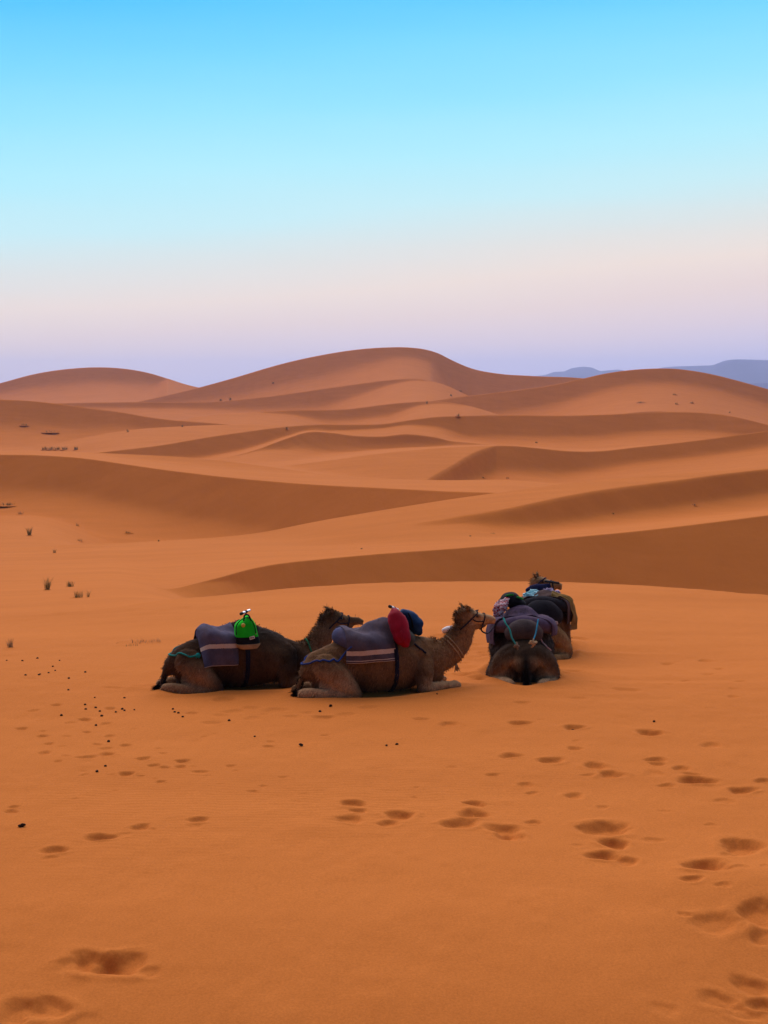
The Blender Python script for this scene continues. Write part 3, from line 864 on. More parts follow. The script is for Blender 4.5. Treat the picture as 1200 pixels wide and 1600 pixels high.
        V += [p - b * wd, p + b * wd, p + dvec * L * .6 + b * wd * .6, p + dvec * L * .6 - b * wd * .6, p + dvec * L + np.array([0, 0, -.12 * L])]
        Fc += [(k, k + 1, k + 2, k + 3), (k + 3, k + 2, k + 4)]
        c = col[i] * rng.uniform(.5, 1.6)
        CC += [c] * 5
    hm_ = mesh_pd("coat_hair", V, Fc); set_coat(hm_, np.array(CC))
    ho_ = link("coat_hair", hm_, HAIR, o); ho_["kind"] = "stuff"
    # tail tuft
    tp = spline([(a * sx, b, c) for a, b, c, *_ in tail], 30)
    V, Fc, CC = [], [], []
    for q in range(420 if tail is TAIL_A else 1100):
        t = rng.uniform(.25 if tail is TAIL_A else .05, 1.0); p = tp[int(t * 29)] + rng.normal(0, .014 if tail is TAIL_A else .026, 3)
        if tuft is not None and t > .8:
            dv = np.array(tuft) + rng.normal(0, .25, 3) * np.array([1, 1, .25])
        else:
            dv = np.array([-.12, -.08, -1.0]) + rng.normal(0, .18, 3)
        dv /= np.linalg.norm(dv)
        L = rng.uniform(.06, .17)
        e = p + dv * L
        e[2] = max(e[2], .012)
        b = np.cross(dv, [0.3, 1, 0.2]); b /= np.linalg.norm(b)
        wd = .006; k = len(V)
        V += [p - b * wd, p + b * wd, (p + e) / 2 + b * wd * .8, (p + e) / 2 - b * wd * .8, e]
        Fc += [(k, k + 1, k + 2, k + 3), (k + 3, k + 2, k + 4)]
        CC += [np.array((.012, .008, .007)) * rng.uniform(.5, 1.8)] * 5
    tm = mesh_pd("tail_tuft", V, Fc); set_coat(tm, np.array(CC))
    link("tail_tuft", tm, HAIR, o)
    for e in eyes:
        bmx = bmesh.new(); bmesh.ops.create_uvsphere(bmx, u_segments=10, v_segments=7, radius=.021)
        em = bpy.data.meshes.new("eye"); bmx.to_mesh(em); bmx.free()
        eo = link("eye", em, EYE, o); eo.location = (e[0] * sx, e[1], e[2])
    return o, mw, bvh, (co, [tuple(p.vertices) for p in me.polygons]), dict(h1=h1 * np.array([sx, 1, 1]), hd=hd, sv=sidev, uv=upv, sx=sx)


def pal_brown(x, y, z, n):
    c = np.tile(np.array((0.187, 0.095, 0.039)), (len(x), 1))
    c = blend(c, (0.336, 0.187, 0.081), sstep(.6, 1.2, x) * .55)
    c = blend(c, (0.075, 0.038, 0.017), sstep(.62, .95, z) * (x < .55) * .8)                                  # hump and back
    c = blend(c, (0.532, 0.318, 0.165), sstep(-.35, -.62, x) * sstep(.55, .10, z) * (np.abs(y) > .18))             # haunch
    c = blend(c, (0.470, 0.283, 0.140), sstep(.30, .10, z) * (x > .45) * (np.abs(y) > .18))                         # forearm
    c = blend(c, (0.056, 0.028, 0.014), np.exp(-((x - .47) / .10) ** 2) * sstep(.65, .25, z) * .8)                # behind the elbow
    c = blend(c, (0.038, 0.021, 0.011), np.exp(-((x + .33) / .10) ** 2) * sstep(.5, .15, z) * .8)                 # flank fold, its shade painted into the coat colour
    c = blend(c, (0.063, 0.033, 0.016), np.clip(-n[:, 0] * .8 + n[:, 2] * .35, 0, 1) * (x > .85) * sstep(.65, .9, z))   # mane
    c = blend(c, (0.517, 0.318, 0.159), sstep(1.36, 1.5, x) * (z > .95) * .75)                                    # face
    return c


def pal_dark(x, y, z, n):
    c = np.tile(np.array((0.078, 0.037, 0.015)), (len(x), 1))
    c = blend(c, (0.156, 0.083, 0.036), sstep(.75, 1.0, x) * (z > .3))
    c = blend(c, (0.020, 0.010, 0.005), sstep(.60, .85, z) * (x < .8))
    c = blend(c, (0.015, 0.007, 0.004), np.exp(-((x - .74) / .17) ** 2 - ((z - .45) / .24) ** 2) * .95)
    c = blend(c, (0.372, 0.213, 0.105), sstep(-.42, -.66, x) * sstep(.62, .10, z) * (np.abs(y) > .16))
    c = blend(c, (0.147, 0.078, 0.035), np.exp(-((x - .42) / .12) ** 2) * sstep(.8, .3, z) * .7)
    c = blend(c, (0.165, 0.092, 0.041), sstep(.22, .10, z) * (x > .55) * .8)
    c = blend(c, (0.018, 0.010, 0.006), np.exp(-((x + .30) / .10) ** 2) * sstep(.5, .15, z) * .8)  # painted shade where the thigh folds against the belly
    c = blend(c, (0.018, 0.010, 0.006), np.clip(-n[:, 0] * .8 + n[:, 2] * .35, 0, 1) * (x > .9) * sstep(.6, .8, z))
    c = blend(c, (0.138, 0.074, 0.033), sstep(1.45, 1.7, x) * (z > .85) * .6)
    c = blend(c, (0.25, 0.145, 0.070), sstep(.92, 1.08, x) * sstep(1.0, .8, z) * (n[:, 2] < .55) * .85)
    return c


def pal_black(x, y, z, n):
    c = np.tile(np.array((0.019, 0.011, 0.007)), (len(x), 1))
    curl = vnoise(x * 22, y * 22 + z * 22, 4)
    c = blend(c, (0.063, 0.043, 0.030), sstep(.55, .8, curl) * (np.abs(y) > .3) * sstep(-.7, -.3, x))
    c = blend(c, (0.105, 0.057, 0.025), sstep(-.62, -.84, x) * sstep(.70, .35, z))
    c = blend(c, (0.244, 0.140, 0.066), sstep(-.50, -.75, x) * sstep(.36, .06, z))
    c = blend(c, (0.084, 0.046, 0.020), sstep(-.5, -.8, x) * sstep(.5, .8, z) * .7)
    c = blend(c, (0.010, 0.006, 0.004), np.exp(-(y / .09) ** 2) * (x < -.8) * sstep(.62, .5, z))
    ridge = np.exp(-((np.abs(y) - (.16 + .80 * (.46 - z))) / .085) ** 2) * (x < -.55) * sstep(.55, .40, z)
    c = blend(c, (0.342, 0.214, 0.109), ridge * .85)  # lighter strip painted along the thigh to bring out its form
    c = blend(c, (0.437, 0.275, 0.147), sstep(-.90, -1.0, x) * sstep(.22, .13, z) * (np.abs(y) > .06))
    c = blend(c, (0.007, 0.005, 0.004), np.exp(-((np.abs(y) - .13) / .07) ** 2) * (x < -.7) * (x > -1.0) * sstep(.45, .25, z) * .9)  # crease shade between tail and thigh, painted into the coat
    return c


def pal_tan(x, y, z, n):
    c = np.tile(np.array((0.167, 0.082, 0.030)), (len(x), 1))
    c = blend(c, (0.321, 0.171, 0.063), sstep(-.40, -.75, x) * sstep(.75, .3, z))
    c = blend(c, (0.092, 0.046, 0.018), np.exp(-((x + .30) / .12) ** 2) * sstep(.6, .2, z))  # fold between thigh and belly, shaded in the coat colour
    c = blend(c, (0.054, 0.031, 0.015), sstep(.6, .9, z) * (x < .8) * .8)
    c = blend(c, (0.333, 0.195, 0.089), sstep(.9, 1.1, z) * (x > .9))
    return c


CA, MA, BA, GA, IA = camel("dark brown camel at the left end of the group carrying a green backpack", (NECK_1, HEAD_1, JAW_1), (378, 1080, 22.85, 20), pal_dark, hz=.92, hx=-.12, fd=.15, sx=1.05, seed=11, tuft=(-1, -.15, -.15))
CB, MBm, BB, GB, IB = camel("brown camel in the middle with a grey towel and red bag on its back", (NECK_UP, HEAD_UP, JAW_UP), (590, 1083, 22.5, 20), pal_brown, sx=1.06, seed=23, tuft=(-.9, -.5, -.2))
CC_, MC, BC, GC, IC = camel("black and brown camel seen from behind, its tail hanging between its haunches", (NECK_3, HEAD_3, JAW_3), (815, 1050, 24.3, 88), pal_black, wy=1.22, seed=37, tail=TAIL_B, tuft=(-.15, 0, -1), hair_n=13000)
CD, MD, BD, GD, ID = camel("tan camel farthest back, its head raised above the loads and turned right", (NECK_4, HEAD_4, JAW_4), (851, 1010, 27.1, 80), pal_tan, wy=1.08, seed=53, tail=TAIL_B, tuft=(-.15, 0, -1), hair_n=9000)

# ------------------------------------------------------------------ saddles, cloths, bags, ropes
def loc(mw, px, py, yl):
    """point in a camel's own frame, at lateral offset yl, that lies on the line of sight through a photograph point"""
    inv = mw.inverted()
    d = inv.to_3x3() @ Vector(((px - 600) / F, 1.0, -(py - HOR) / F))
    o = inv @ Vector((0, 0, 0))
    t = (yl - o.y) / d.y
    return np.array(o + d * t)


def locx(mw, px, py, xl):
    inv = mw.inverted()
    d = inv.to_3x3() @ Vector(((px - 600) / F, 1.0, -(py - HOR) / F))
    o = inv @ Vector((0, 0, 0))
    t = (xl - o.x) / d.x
    return np.array(o + d * t)


def fabric(name, col, dark=.7, weave=260, rough=.95, bump=.35, stripe=None, dirt=(.28, .15, .07)):
    """woven cloth; stripe = (lo, hi, colour) in metres up from the hem"""
    N = Nodes(name)
    v = N.noise(6, 5, .65)
    c = N.mix(tuple(k * dark for k in col), tuple(min(k * 1.25, 1) for k in col), N.ramp(v, [(.3, (0, 0, 0)), (.7, (1, 1, 1))]))
    if stripe:
        at = N.n.new('ShaderNodeAttribute'); at.attribute_name = 'hem'
        edge = N.math('ADD', at.outputs['Fac'], N.math('MULTIPLY', N.math('SUBTRACT', N.noise(30, 2), .5), .006))
        for lo, hi, sc in stripe:
            m = N.math('MULTIPLY', N.math('GREATER_THAN', edge, lo), N.math('LESS_THAN', edge, hi))
            c = N.mix(c, sc, m)
    c = N.mix(c, dirt, N.math('MULTIPLY', N.ramp(N.noise(3.3, 4, .7), [(.45, (0, 0, 0)), (.8, (1, 1, 1))]), .22))
    w = N.noise(weave, 2, .5)
    c = N.mix(c, N.ramp(w, [(.35, (.72, .72, .72)), (.65, (1.2, 1.2, 1.2))]), .8, 'MULTIPLY')
    N.bump(N.math('ADD', w, N.math('MULTIPLY', N.noise(22, 4, .6), 1.3)), bump, .008)
    return N.set(c, rough, .08)


def plain(name, col, rough=.6, spec=.3, metal=0.0, n=40, amt=.25):
    N = Nodes(name)
    c = N.mix(tuple(k * (1 - amt) for k in col), tuple(min(1, k * (1 + amt)) for k in col), N.noise(n, 4, .6))
    N.bump(N.noise(n * 4, 3), .15, .003)
    return N.set(c, rough, spec, Metallic=metal)


TOWEL_1 = fabric("purple_towel_cloth", (.086, .080, .132), stripe=[(.262, .325, (.62, .50, .42)), (-.01, .012, (.40, .34, .33))])
TOWEL_2 = fabric("grey_purple_towel_cloth", (.088, .075, .104), stripe=[(.115, .182, (.66, .50, .41)), (.030, .042, (.55, .47, .42)), (-.01, .010, (.45, .38, .36))])
DENIM = fabric("denim_cushion_cloth", (.075, .082, .165), weave=180)
PURPLE = fabric("dark_purple_cloth", (.085, .060, .105))
BLACKC = fabric("black_cloth", (.018, .017, .022), dirt=(.09, .06, .04))
BROWNC = fabric("brown_saddle_cloth", (.085, .055, .055))
TAUPE = fabric("taupe_cushion_cloth", (.075, .058, .058), weave=120)
STRAP = fabric("navy_webbing", (.012, .013, .030), dirt=(.05, .035, .025))
YELLOW = fabric("mustard_blanket", (.24, .145, .042))
CYAN = fabric("pale_blue_scarf", (.46, .84, .96), dark=.85, dirt=(.5, .5, .5))
NAVY = fabric("navy_scarf", (.012, .016, .06))
LILAC = fabric("lilac_scarf", (.55, .45, .62), dirt=(.5, .4, .4))
RED = fabric("crimson_nylon", (.30, .006, .022), rough=.7, weave=400, bump=.2, dirt=(.12, .01, .02))
BLUEJ = fabric("navy_blue_nylon", (.006, .030, .095), rough=.6, weave=400, bump=.2, dirt=(.01, .03, .06))
GREEN = fabric("bright_green_nylon", (.012, .56, .020), dark=.9, rough=.85, weave=400, bump=.15, dirt=(.01, .40, .01))
BLACKN = fabric("black_nylon", (.008, .009, .012), rough=.7, weave=400, dirt=(.03, .025, .02))
TANN = fabric("tan_nylon", (.42, .26, .13), weave=400)
CHROME = plain("worn_steel", (.72, .70, .68), .3, .5, .9)
GRIP = plain("black_rubber", (.012, .012, .013), .7, .3)
WHITE = plain("white_plastic", (.75, .70, .66), .5, .4)
TEAL = fabric("teal_rope", (.012, .26, .24), weave=120)
BLUER = fabric("blue_rope", (.022, .055, .23), weave=120)
GREENR = fabric("green_rope", (.03, .22, .10), weave=120)
TANR = fabric("tan_rope", (.46, .30, .16), weave=120)
WHITER = fabric("white_rope", (.66, .52, .47), weave=120)
PINKR = fabric("pink_rope", (.50, .30, .29), weave=120)
HALT = fabric("dark_halter_webbing", (.02, .022, .038))

# red and white checked headscarf cloth
N = Nodes("red_check_scarf")
br = N.n.new('ShaderNodeTexChecker'); br.inputs['Scale'].default_value = 46
br.inputs['Color1'].default_value = (.40, .035, .055, 1); br.inputs['Color2'].default_value = (.72, .50, .50, 1)
at = N.n.new('ShaderNodeAttribute'); at.attribute_name = 'wrap'
N.l.new(at.outputs['Vector'], br.inputs['Vector'])
wvx = N.n.new('ShaderNodeTexWave'); wvx.inputs['Scale'].default_value = 5.5; wvx.inputs['Distortion'].default_value = 2
N.l.new(at.outputs['Vector'], wvx.inputs['Vector'])
cc = N.mix(br.outputs['Color'], (.75, .58, .60), N.math('GREATER_THAN', wvx.outputs['Fac'], .86))
N.bump(N.noise(25, 4), .4, .01)
CHECK = N.set(cc, .95, .05)


def rope(name, pts, r, mat, mw, label, cat="rope", group=None, knots=(), n=8, steps=None):
    mb = MB().add(tube([(*p, r, r) for p in pts], n, steps or 10 * len(pts)))
    o = mb.build(name, mat, mw=mw)
    tag(o, label, cat, group)
    for k in knots:
        b = MB()
        p = np.array(pts[k])
        for a in range(3):
            q = p + np.array([random.uniform(-.02, .02) for _ in range(3)])
            b.add(tube([(*(q - np.array([.02, 0, .02])), r * 1.3, r * 1.1), (*(q + np.array([.0, .02, .02])), r * 1.7, r * 1.5), (*(q + np.array([.02, 0, -.02])), r * 1.2, r)], 8, 8))
        b.build("knot", mat, o)
    return o


def onto(bvh, p, off=.012):
    """nearest place on a surface, lifted by off"""
    l, nrm, _, _ = bvh.find_nearest(Vector(p))
    d = Vector(p) - l
    return np.array(l + nrm * off)


def rope_on(bvh, pts, n=26, off=.014):
    P = spline(pts, n)
    return [onto(bvh, p, off) for p in P]


def surface(parts):
    V, Fc = [], []
    for v, f in parts:
        o = len(V)
        V += [tuple(p) for p in v]; Fc += [tuple(i + o for i in q) for q in f]
    return BVHTree.FromPolygons(V, Fc)


def upper_hull(P):
    """upper convex hull of section points sorted by y"""
    h = []
    for p in P:
        while len(h) >= 2 and (h[-1][0] - h[-2][0]) * (p[1] - h[-2][1]) - (h[-1][1] - h[-2][1]) * (p[0] - h[-2][0]) >= 0:
            h.pop()
        h.append(p)
    return np.array(h)


def drape(bvh, x0, x1, near, far, off=.02, nx=40, nl=90, wr=.012, skew=0.0, ylo=-.8, yhi=.8, seed=1, taut=.8):
    """a cloth laid over whatever is under it; near / far = height of each hem above the sand (None: ends at ylo / yhi)"""
    rows, hem, wrap = [], [], []
    ys = np.arange(ylo, yhi + .001, .01)
    Z = np.zeros((nx, len(ys)))
    for i in range(nx):
        x = x0 + (x1 - x0) * i / (nx - 1)
        for k, y in enumerate(ys):
            h = bvh.ray_cast(Vector((x, y, 4)), Vector((0, 0, -1)))
            Z[i, k] = h[0].z if h[0] is not None else 0.0
    for _ in range(4):                         # cloth bridges small hollows along its length
        Z[1:-1] = np.maximum(Z[1:-1], (Z[:-2] + Z[2:]) / 2 * .5 + Z[1:-1] * .5)
    for i in range(nx):
        x = x0 + (x1 - x0) * i / (nx - 1)
        c0 = len(ys) // 2
        lo = np.where(Z[i] > max(near if near is not None else 0, .30))[0]
        hi = np.where(Z[i] > max(far if far is not None else 0, .30))[0]
        a, b = lo[0], hi[-1]
        yy, zz = ys[a:b + 1], Z[i, a:b + 1]
        H = upper_hull(list(zip(yy, zz)))
        zh = np.interp(yy, H[:, 0], H[:, 1])
        zc = zz * (1 - taut) + zh * taut
        A = list(zip(yy, zc))
        hn = near + .012 * math.sin(x * 7 + seed) if near is not None else None
        hf = far + .012 * math.sin(x * 8 + seed * 2) if far is not None else None
        if hn is not None:
            z_ = A[0][1]; m = max(2, int(abs(z_ - hn) / .02))
            if z_ > hn: A = [(A[0][0] - .012 * math.sin(3 * q / m), hn + (z_ - hn) * (1 - q / m)) for q in range(m, 0, -1)] + A
        if hf is not None:
            z_ = A[-1][1]; m = max(2, int(abs(z_ - hf) / .02))
            if z_ > hf: A = A + [(A[-1][0] + .012 * math.sin(3 * q / m), z_ + (hf - z_) * q / m) for q in range(1, m + 1)]
        A = np.array(A)
        for _ in range(16):
            A[1:-1] = .25 * A[:-2] + .5 * A[1:-1] + .25 * A[2:]
        sl = np.concatenate([[0], np.cumsum(np.linalg.norm(np.diff(A, axis=0), axis=1))])
        t = np.linspace(0, sl[-1], nl)
        q = np.stack([np.interp(t, sl, A[:, 0]), np.interp(t, sl, A[:, 1])], -1)
        rows.append([(x, p[0], p[1]) for p in q])
        hem.append(np.minimum(t, sl[-1] - t)); wrap.append([(x, tt, 0) for tt in t])
    V = np.array(rows)
    for _ in range(2):
        V[1:-1] = .25 * V[:-2] + .5 * V[1:-1] + .25 * V[2:]
    du = np.gradient(V, axis=0); dv = np.gradient(V, axis=1)
    nrm = np.cross(du, dv); nrm /= np.linalg.norm(nrm, axis=2)[..., None] + 1e-9
    W = np.array(wrap)
    wv_ = .55 - np.abs(2 * vnoise(W[..., 0] * 6 + W[..., 1] * 2.5 + seed, W[..., 1] * 2.6 + 50 - W[..., 0] * 2, seed) - 1) + .4 * (vnoise(W[..., 0] * 21 + seed, W[..., 1] * 8 + 20, seed + 1) - .5)
    V = V + nrm * (off + wr * 2 * np.maximum(wv_, -.4))[..., None]
    V[..., 0] += skew * np.abs(V[..., 1])
    me = grid_mesh("cloth", V)
    a = me.attributes.new('hem', 'FLOAT', 'POINT'); a.data.foreach_set('value', np.array(hem, np.float32).reshape(-1))
    a = me.attributes.new('wrap', 'FLOAT_VECTOR', 'POINT'); a.data.foreach_set('vector', W.astype(np.float32).reshape(-1))
    return me, V


def patch(P, n=26, amp=.03, freq=6, seed=1):
    """crumpled cloth through a coarse net of points P (rows x cols x 3)"""
    P = np.asarray(P, float)
    R1 = np.array([spline(r, n) for r in P])
    G = np.array([spline(R1[:, k], n) for k in range(n)]).transpose(1, 0, 2)
    du = np.gradient(G, axis=0); dv = np.gradient(G, axis=1)
    nrm = np.cross(du, dv); nrm /= np.linalg.norm(nrm, axis=2)[..., None] + 1e-9
    uu, vv = np.meshgrid(np.linspace(0, 1, n), np.linspace(0, 1, n), indexing='ij')
    w = np.abs(vnoise(uu * freq + seed, vv * freq * .6 + 7, seed) - .5) * 2 + .5 * vnoise(uu * freq * 2.3, vv * freq * 2 + seed, seed + 2)
    G = G + nrm * ((w - .6) * amp)[..., None]
    G = G + np.stack([(vnoise(uu * 5 + 9, vv * 5, seed + 4) - .5), (vnoise(uu * 5, vv * 5 + 4, seed + 5) - .5), (vnoise(uu * 5 + 2, vv * 5 + 4, seed + 6) - .5)], -1) * amp
    me = grid_mesh("cloth", G)
    L = max(np.linalg.norm(P[0, -1] - P[0, 0]), .1)
    W = np.stack([uu * L, vv * L, vv * 0], -1)
    a = me.attributes.new('hem', 'FLOAT', 'POINT'); a.data.foreach_set('value', (vv * L).astype(np.float32).reshape(-1))
    a = me.attributes.new('wrap', 'FLOAT_VECTOR', 'POINT'); a.data.foreach_set('vector', W.astype(np.float32).reshape(-1))
    return me, G


def cloth(name, me, mat, mw, label, cat, th=.012, group=None):
    o = link(name, me, mat)
    o.matrix_world = mw
    m = o.modifiers.new("thickness", 'SOLIDIFY'); m.thickness = th; m.offset = 1
    tag(o, label, cat, group)
    return o


def saddle(mw, wy, label, mat, zoff=0.0, xo=0.0, girth_x=.36, bvh=None, r=.125, handle=None, rear_fill=None, xe=.30, bar_mat=None):
    """horseshoe cushion round the hump, steel hand bar, girth strap"""
    root = bpy.data.objects.new("saddle", None); COL.objects.link(root)
    root.matrix_world = mw
    tag(root, label, "saddle", "saddles on the kneeling camels")
    k = wy
    path = [(xe - xo, -.30 * k, .79), (.5 * xe - .10 - xo, -.34 * k, .81), (-.24, -.34 * k, .83), (-.44, -.26 * k, .87), (-.55, 0, .92), (-.44, .26 * k, .87), (-.24, .34 * k, .83), (.5 * xe - .10 - xo, .34 * k, .81), (xe - xo, .30 * k, .79)]
    T = tube([(a + xo, b, c + zoff, r * (1.0 if abs(b) > .1 else 1.15), r * (.95 if abs(b) > .1 else 1.1)) for a, b, c in path], 16, 60)
    MB().add(T).build("cushion", mat, root)
    if bvh is not None:
        V, Fc = [], []
        m = 44
        for i in range(m):
            th = 2 * math.pi * i / m
            dv = Vector((0, math.cos(th), math.sin(th)))
            for dx in (-.034, .034):
                c = Vector((girth_x + dx, 0, .46))
                h = bvh.ray_cast(c + dv * 1.6, -dv)
                p = h[0] if h[0] is not None else c + dv * .4
                V.append(p + dv * .010)
            for dx in (.034, -.034):
                V.append(Vector(V[i * 4 + (1 if dx > 0 else 0)]) + dv * .010)
        for i in range(m):
            j = (i + 1) % m
            for a in range(4):
                b = (a + 1) % 4
                Fc.append((i * 4 + a, i * 4 + b, j * 4 + b, j * 4 + a))
        g = mesh_pd("girth_strap", V, Fc)
        link("girth_strap", g, STRAP, root)
    if handle is not None:
        base, top, a, b = handle
        MB().add(tube([(*base, .016, .016), (*top, .014, .014)], 10, 8)).build("handle_post", GRIP, root)
        bar = MB().add(tube([(*a, .021, .021), (*b, .021, .021)], 12, 6)).build("hand_bar", bar_mat or CHROME, root)
        a, b = np.array(a), np.array(b); d = (b - a) / np.linalg.norm(b - a)
        MB().add(tube([(*(a - d * .03), .024, .024), (*(a + d * .01), .024, .024)], 12, 5)).build("grip", GRIP, bar)
        m_ = (a + b) / 2
        MB().add(tube([(*(m_ - d * .016), .026, .026), (*(m_ + d * .016), .026, .026)], 12, 5)).build("clamp", GRIP, bar)
    if rear_fill:
        MB().add(tube(rear_fill, 18, 20)).build("seat_pad", TAUPE if mat is PURPLE else BLACKC, root)
    return root, T


def blob(pts, n=20, steps=30, seed=1, amp=.02, freq=7):
    """soft stuffed shape"""
    V, Fc = tube(pts, n, steps)
    V = np.array(V)
    c = V.mean(0)
    d = V - c; d /= np.linalg.norm(d, axis=1)[:, None]
    V = V + d * ((vnoise(V[:, 0] * freq + seed, V[:, 2] * freq + V[:, 1] * freq * .7, seed) - .5) * 2 * amp + (vnoise(V[:, 0] * freq * 2.7, V[:, 2] * freq * 2.7 + V[:, 1] * 9, seed + 1) - .5) * amp)[:, None]
    return V, Fc


# ---------------- left camel
hb = loc(MA, 378, 958.5, -.16); ht = loc(MA, 390, 953.5, -.02)
SA, TA = saddle(MA, 1.0, "blue purple cushioned saddle with steel hand bar on the left camel", fabric("blue_purple_cushion_cloth", (.095, .085, .175)), zoff=-.07, xo=-.04, girth_x=loc(MA, 387, 1045, -.42)[0], bvh=BA, r=.115, xe=loc(MA, 366, 1042, -.46)[0] - .10,
                handle=(loc(MA, 384, 985, -.08), loc(MA, 384, 957, -.08), hb, ht))
bvA = surface([GA, TA])
xa0, xa1 = loc(MA, 319, 1042, -.46)[0], loc(MA, 372, 1042, -.46)[0]
meA, VA = drape(bvA, xa0, xa1, loc(MA, 345, 1042, -.46)[2], .42, seed=4, wr=.010)
cloth("towel", meA, TOWEL_1, MA, "purple towel with one pale stripe over the left camel's saddle", "towel", group="towels over the saddles")

# green backpack hung in front of the saddle
def backpack():
    root = bpy.data.objects.new("backpack", None); COL.objects.link(root); root.matrix_world = MA
    tag(root, "bright green and black backpack strapped ahead of the left camel's saddle", "backpack")
    y0 = -.43
    def px2(px, py, y): return loc(MA, px, py, y)
    # outline of the bag: row -> left and right column
    out = [(1012, 374, 400), (1007, 370, 404), (1000, 369, 404), (992, 367.5, 402), (984, 367, 400), (977, 367.5, 398.5), (972, 371, 396.5), (968, 377, 394), (965, 381, 391.5), (962.5, 384, 389)]
    out_i = spline(out, 40)
    def shell(lo, hi, grow, name, mat, parent, cap=True):
        V, Fc = [], []
        n = 20
        rows = [r for r in out_i if lo - .01 <= r[0] <= hi + .01]
        for (py, l, r) in rows:
            a, b = px2(l, py, y0), px2(r, py, y0)
            m_ = (a + b) / 2; hw = (b[0] - a[0]) / 2 + grow; dp = min(.13, .05 + hw * .55) + grow
            for k in range(n):
                th = 2 * math.pi * k / n
                cx, sx_ = math.cos(th), math.sin(th)
                e = .62
                V.append((m_[0] + hw * math.copysign(abs(cx) ** e, cx), y0 + dp * math.copysign(abs(sx_) ** e, sx_), m_[2]))
        m = len(rows)
        for i in range(m - 1):
            for k in range(n): Fc.append((i * n + k, i * n + (k + 1) % n, (i + 1) * n + (k + 1) % n, (i + 1) * n + k))
        Fc.append(tuple(range(n))); Fc.append(tuple((m - 1) * n + k for k in range(n)))
        me = mesh_pd(name, V, Fc)
        bmx = bmesh.new(); bmx.from_mesh(me); bmesh.ops.recalc_face_normals(bmx, faces=bmx.faces); bmx.to_mesh(me); bmx.free()
        return link(name, me, mat, parent)
    shell(962.5, 994, 0, "main_pocket", GREEN, root)
    shell(992.3, 1008, .006, "base_panel", BLACKN, root)
    shell(1004.5, 1012, .012, "bottom_band", TANN, root)
    yf = y0 - .135
    # black piping round the green front
    ring = [(369.5, 992), (368.8, 984), (369.6, 977.5), (374, 971), (380, 967), (386, 965), (391, 967), (395.5, 973), (398.5, 981), (400, 990)]
    MB().add(tube([(*px2(a, b, yf + .012), .006, .008) for a, b in ring], 8, 50)).build("piping", BLACKN, root)
    MB().add(tube([(*px2(a, b, yf + .03), .010, .012) for a, b in [(381, 970), (382, 962), (387, 960.5), (390, 964), (392, 969)]], 8, 24)).build("carry_loop", BLACKN, root)
    # round badge
    bc = px2(380.2, 977, yf - .002)
    b1 = MB().add(tube([(bc[0], bc[1] + .012, bc[2], .030, .030), (bc[0], bc[1] - .004, bc[2], .030, .030)], 18, 4, side=(1, 0, 0))).build("badge", plain("badge_yellow", (.62, .42, .06), .6, .2), root)
    MB().add(tube([(bc[0], bc[1] + .004, bc[2], .015, .015), (bc[0], bc[1] - .009, bc[2], .015, .015)], 14, 4, side=(1, 0, 0))).build("badge_centre", plain("badge_red", (.36, .05, .02), .6, .2), b1)
    # white sewn label with dark lettering
    def plate(name, px, py, w, h, mat, parent, dy, tilt):
        p = px2(px, py, yf - .012 - dy)
        bmx = bmesh.new(); bmesh.ops.create_cube(bmx, size=1.0)
        for v in bmx.verts: v.co = Vector((v.co.x * w, v.co.y * .008, v.co.z * h))
        bmesh.ops.bevel(bmx, geom=bmx.edges[:], offset=.002, segments=1, affect='EDGES')
        bmesh.ops.rotate(bmx, verts=bmx.verts, cent=(0, 0, 0), matrix=Matrix.Rotation(tilt, 3, 'Y'))
        bmesh.ops.translate(bmx, verts=bmx.verts, vec=Vector(p))
        m2 = bpy.data.meshes.new(name); bmx.to_mesh(m2); bmx.free()
        return link(name, m2, mat, parent, smooth=False)
    lab = plate("sewn_label", 394, 996.5, .078, .044, WHITE, root, .0, -.22)
    for k, (dx, w) in enumerate(((-2.1, .013), (-.3, .013), (1.7, .013))):
        plate("letter", 394 + dx, 996.5 - dx * .22, w, .022, BLACKN, lab, .004, -.22)
    plate("strap_buckle", 400, 990, .018, .016, WHITE, root, -.03, 0)
    return root
backpack()
rope("crupper_rope", rope_on(BA, [loc(MA, 321, 1011, -.42), loc(MA, 314, 1019, -.40), loc(MA, 306, 1023, -.36), loc(MA, 297, 1027, -.30), (-1.0, -.12, .55), (-1.1, 0, .52), (-1.0, .12, .55), (-.6, .36, .62)], off=.016), .013, TEAL, MA,
     "teal rope running from the left camel's saddle round its rump", knots=(3,))
nk = [(1.16, 0), ]
def loop_round(bvh, c, axis, rad=.6, n=24, off=.014):
    """closed loop of points round a limb: rays cast in towards c in the plane square to axis"""
    a = Vector(axis).normalized()
    u = a.orthogonal().normalized(); v = a.cross(u)
    out = []
    for i in range(n + 1):
        th = 2 * math.pi * i / n
        d = u * math.cos(th) + v * math.sin(th)
        h = bvh.ray_cast(Vector(c) + d * rad, -d)
        p = h[0] if h[0] is not None else Vector(c) + d * .15
        out.append(np.array(p + d * off))
    return out
cn = np.array(NECK_1[2][:3]) * np.array([1.05, 1, 1])
rope("neck_rope", loop_round(BA, cn, (1.0, 0, .25), off=.016), .014, GREENR, MA, "green rope looped round the left camel's neck base", group="ropes round the camels' necks", steps=60)

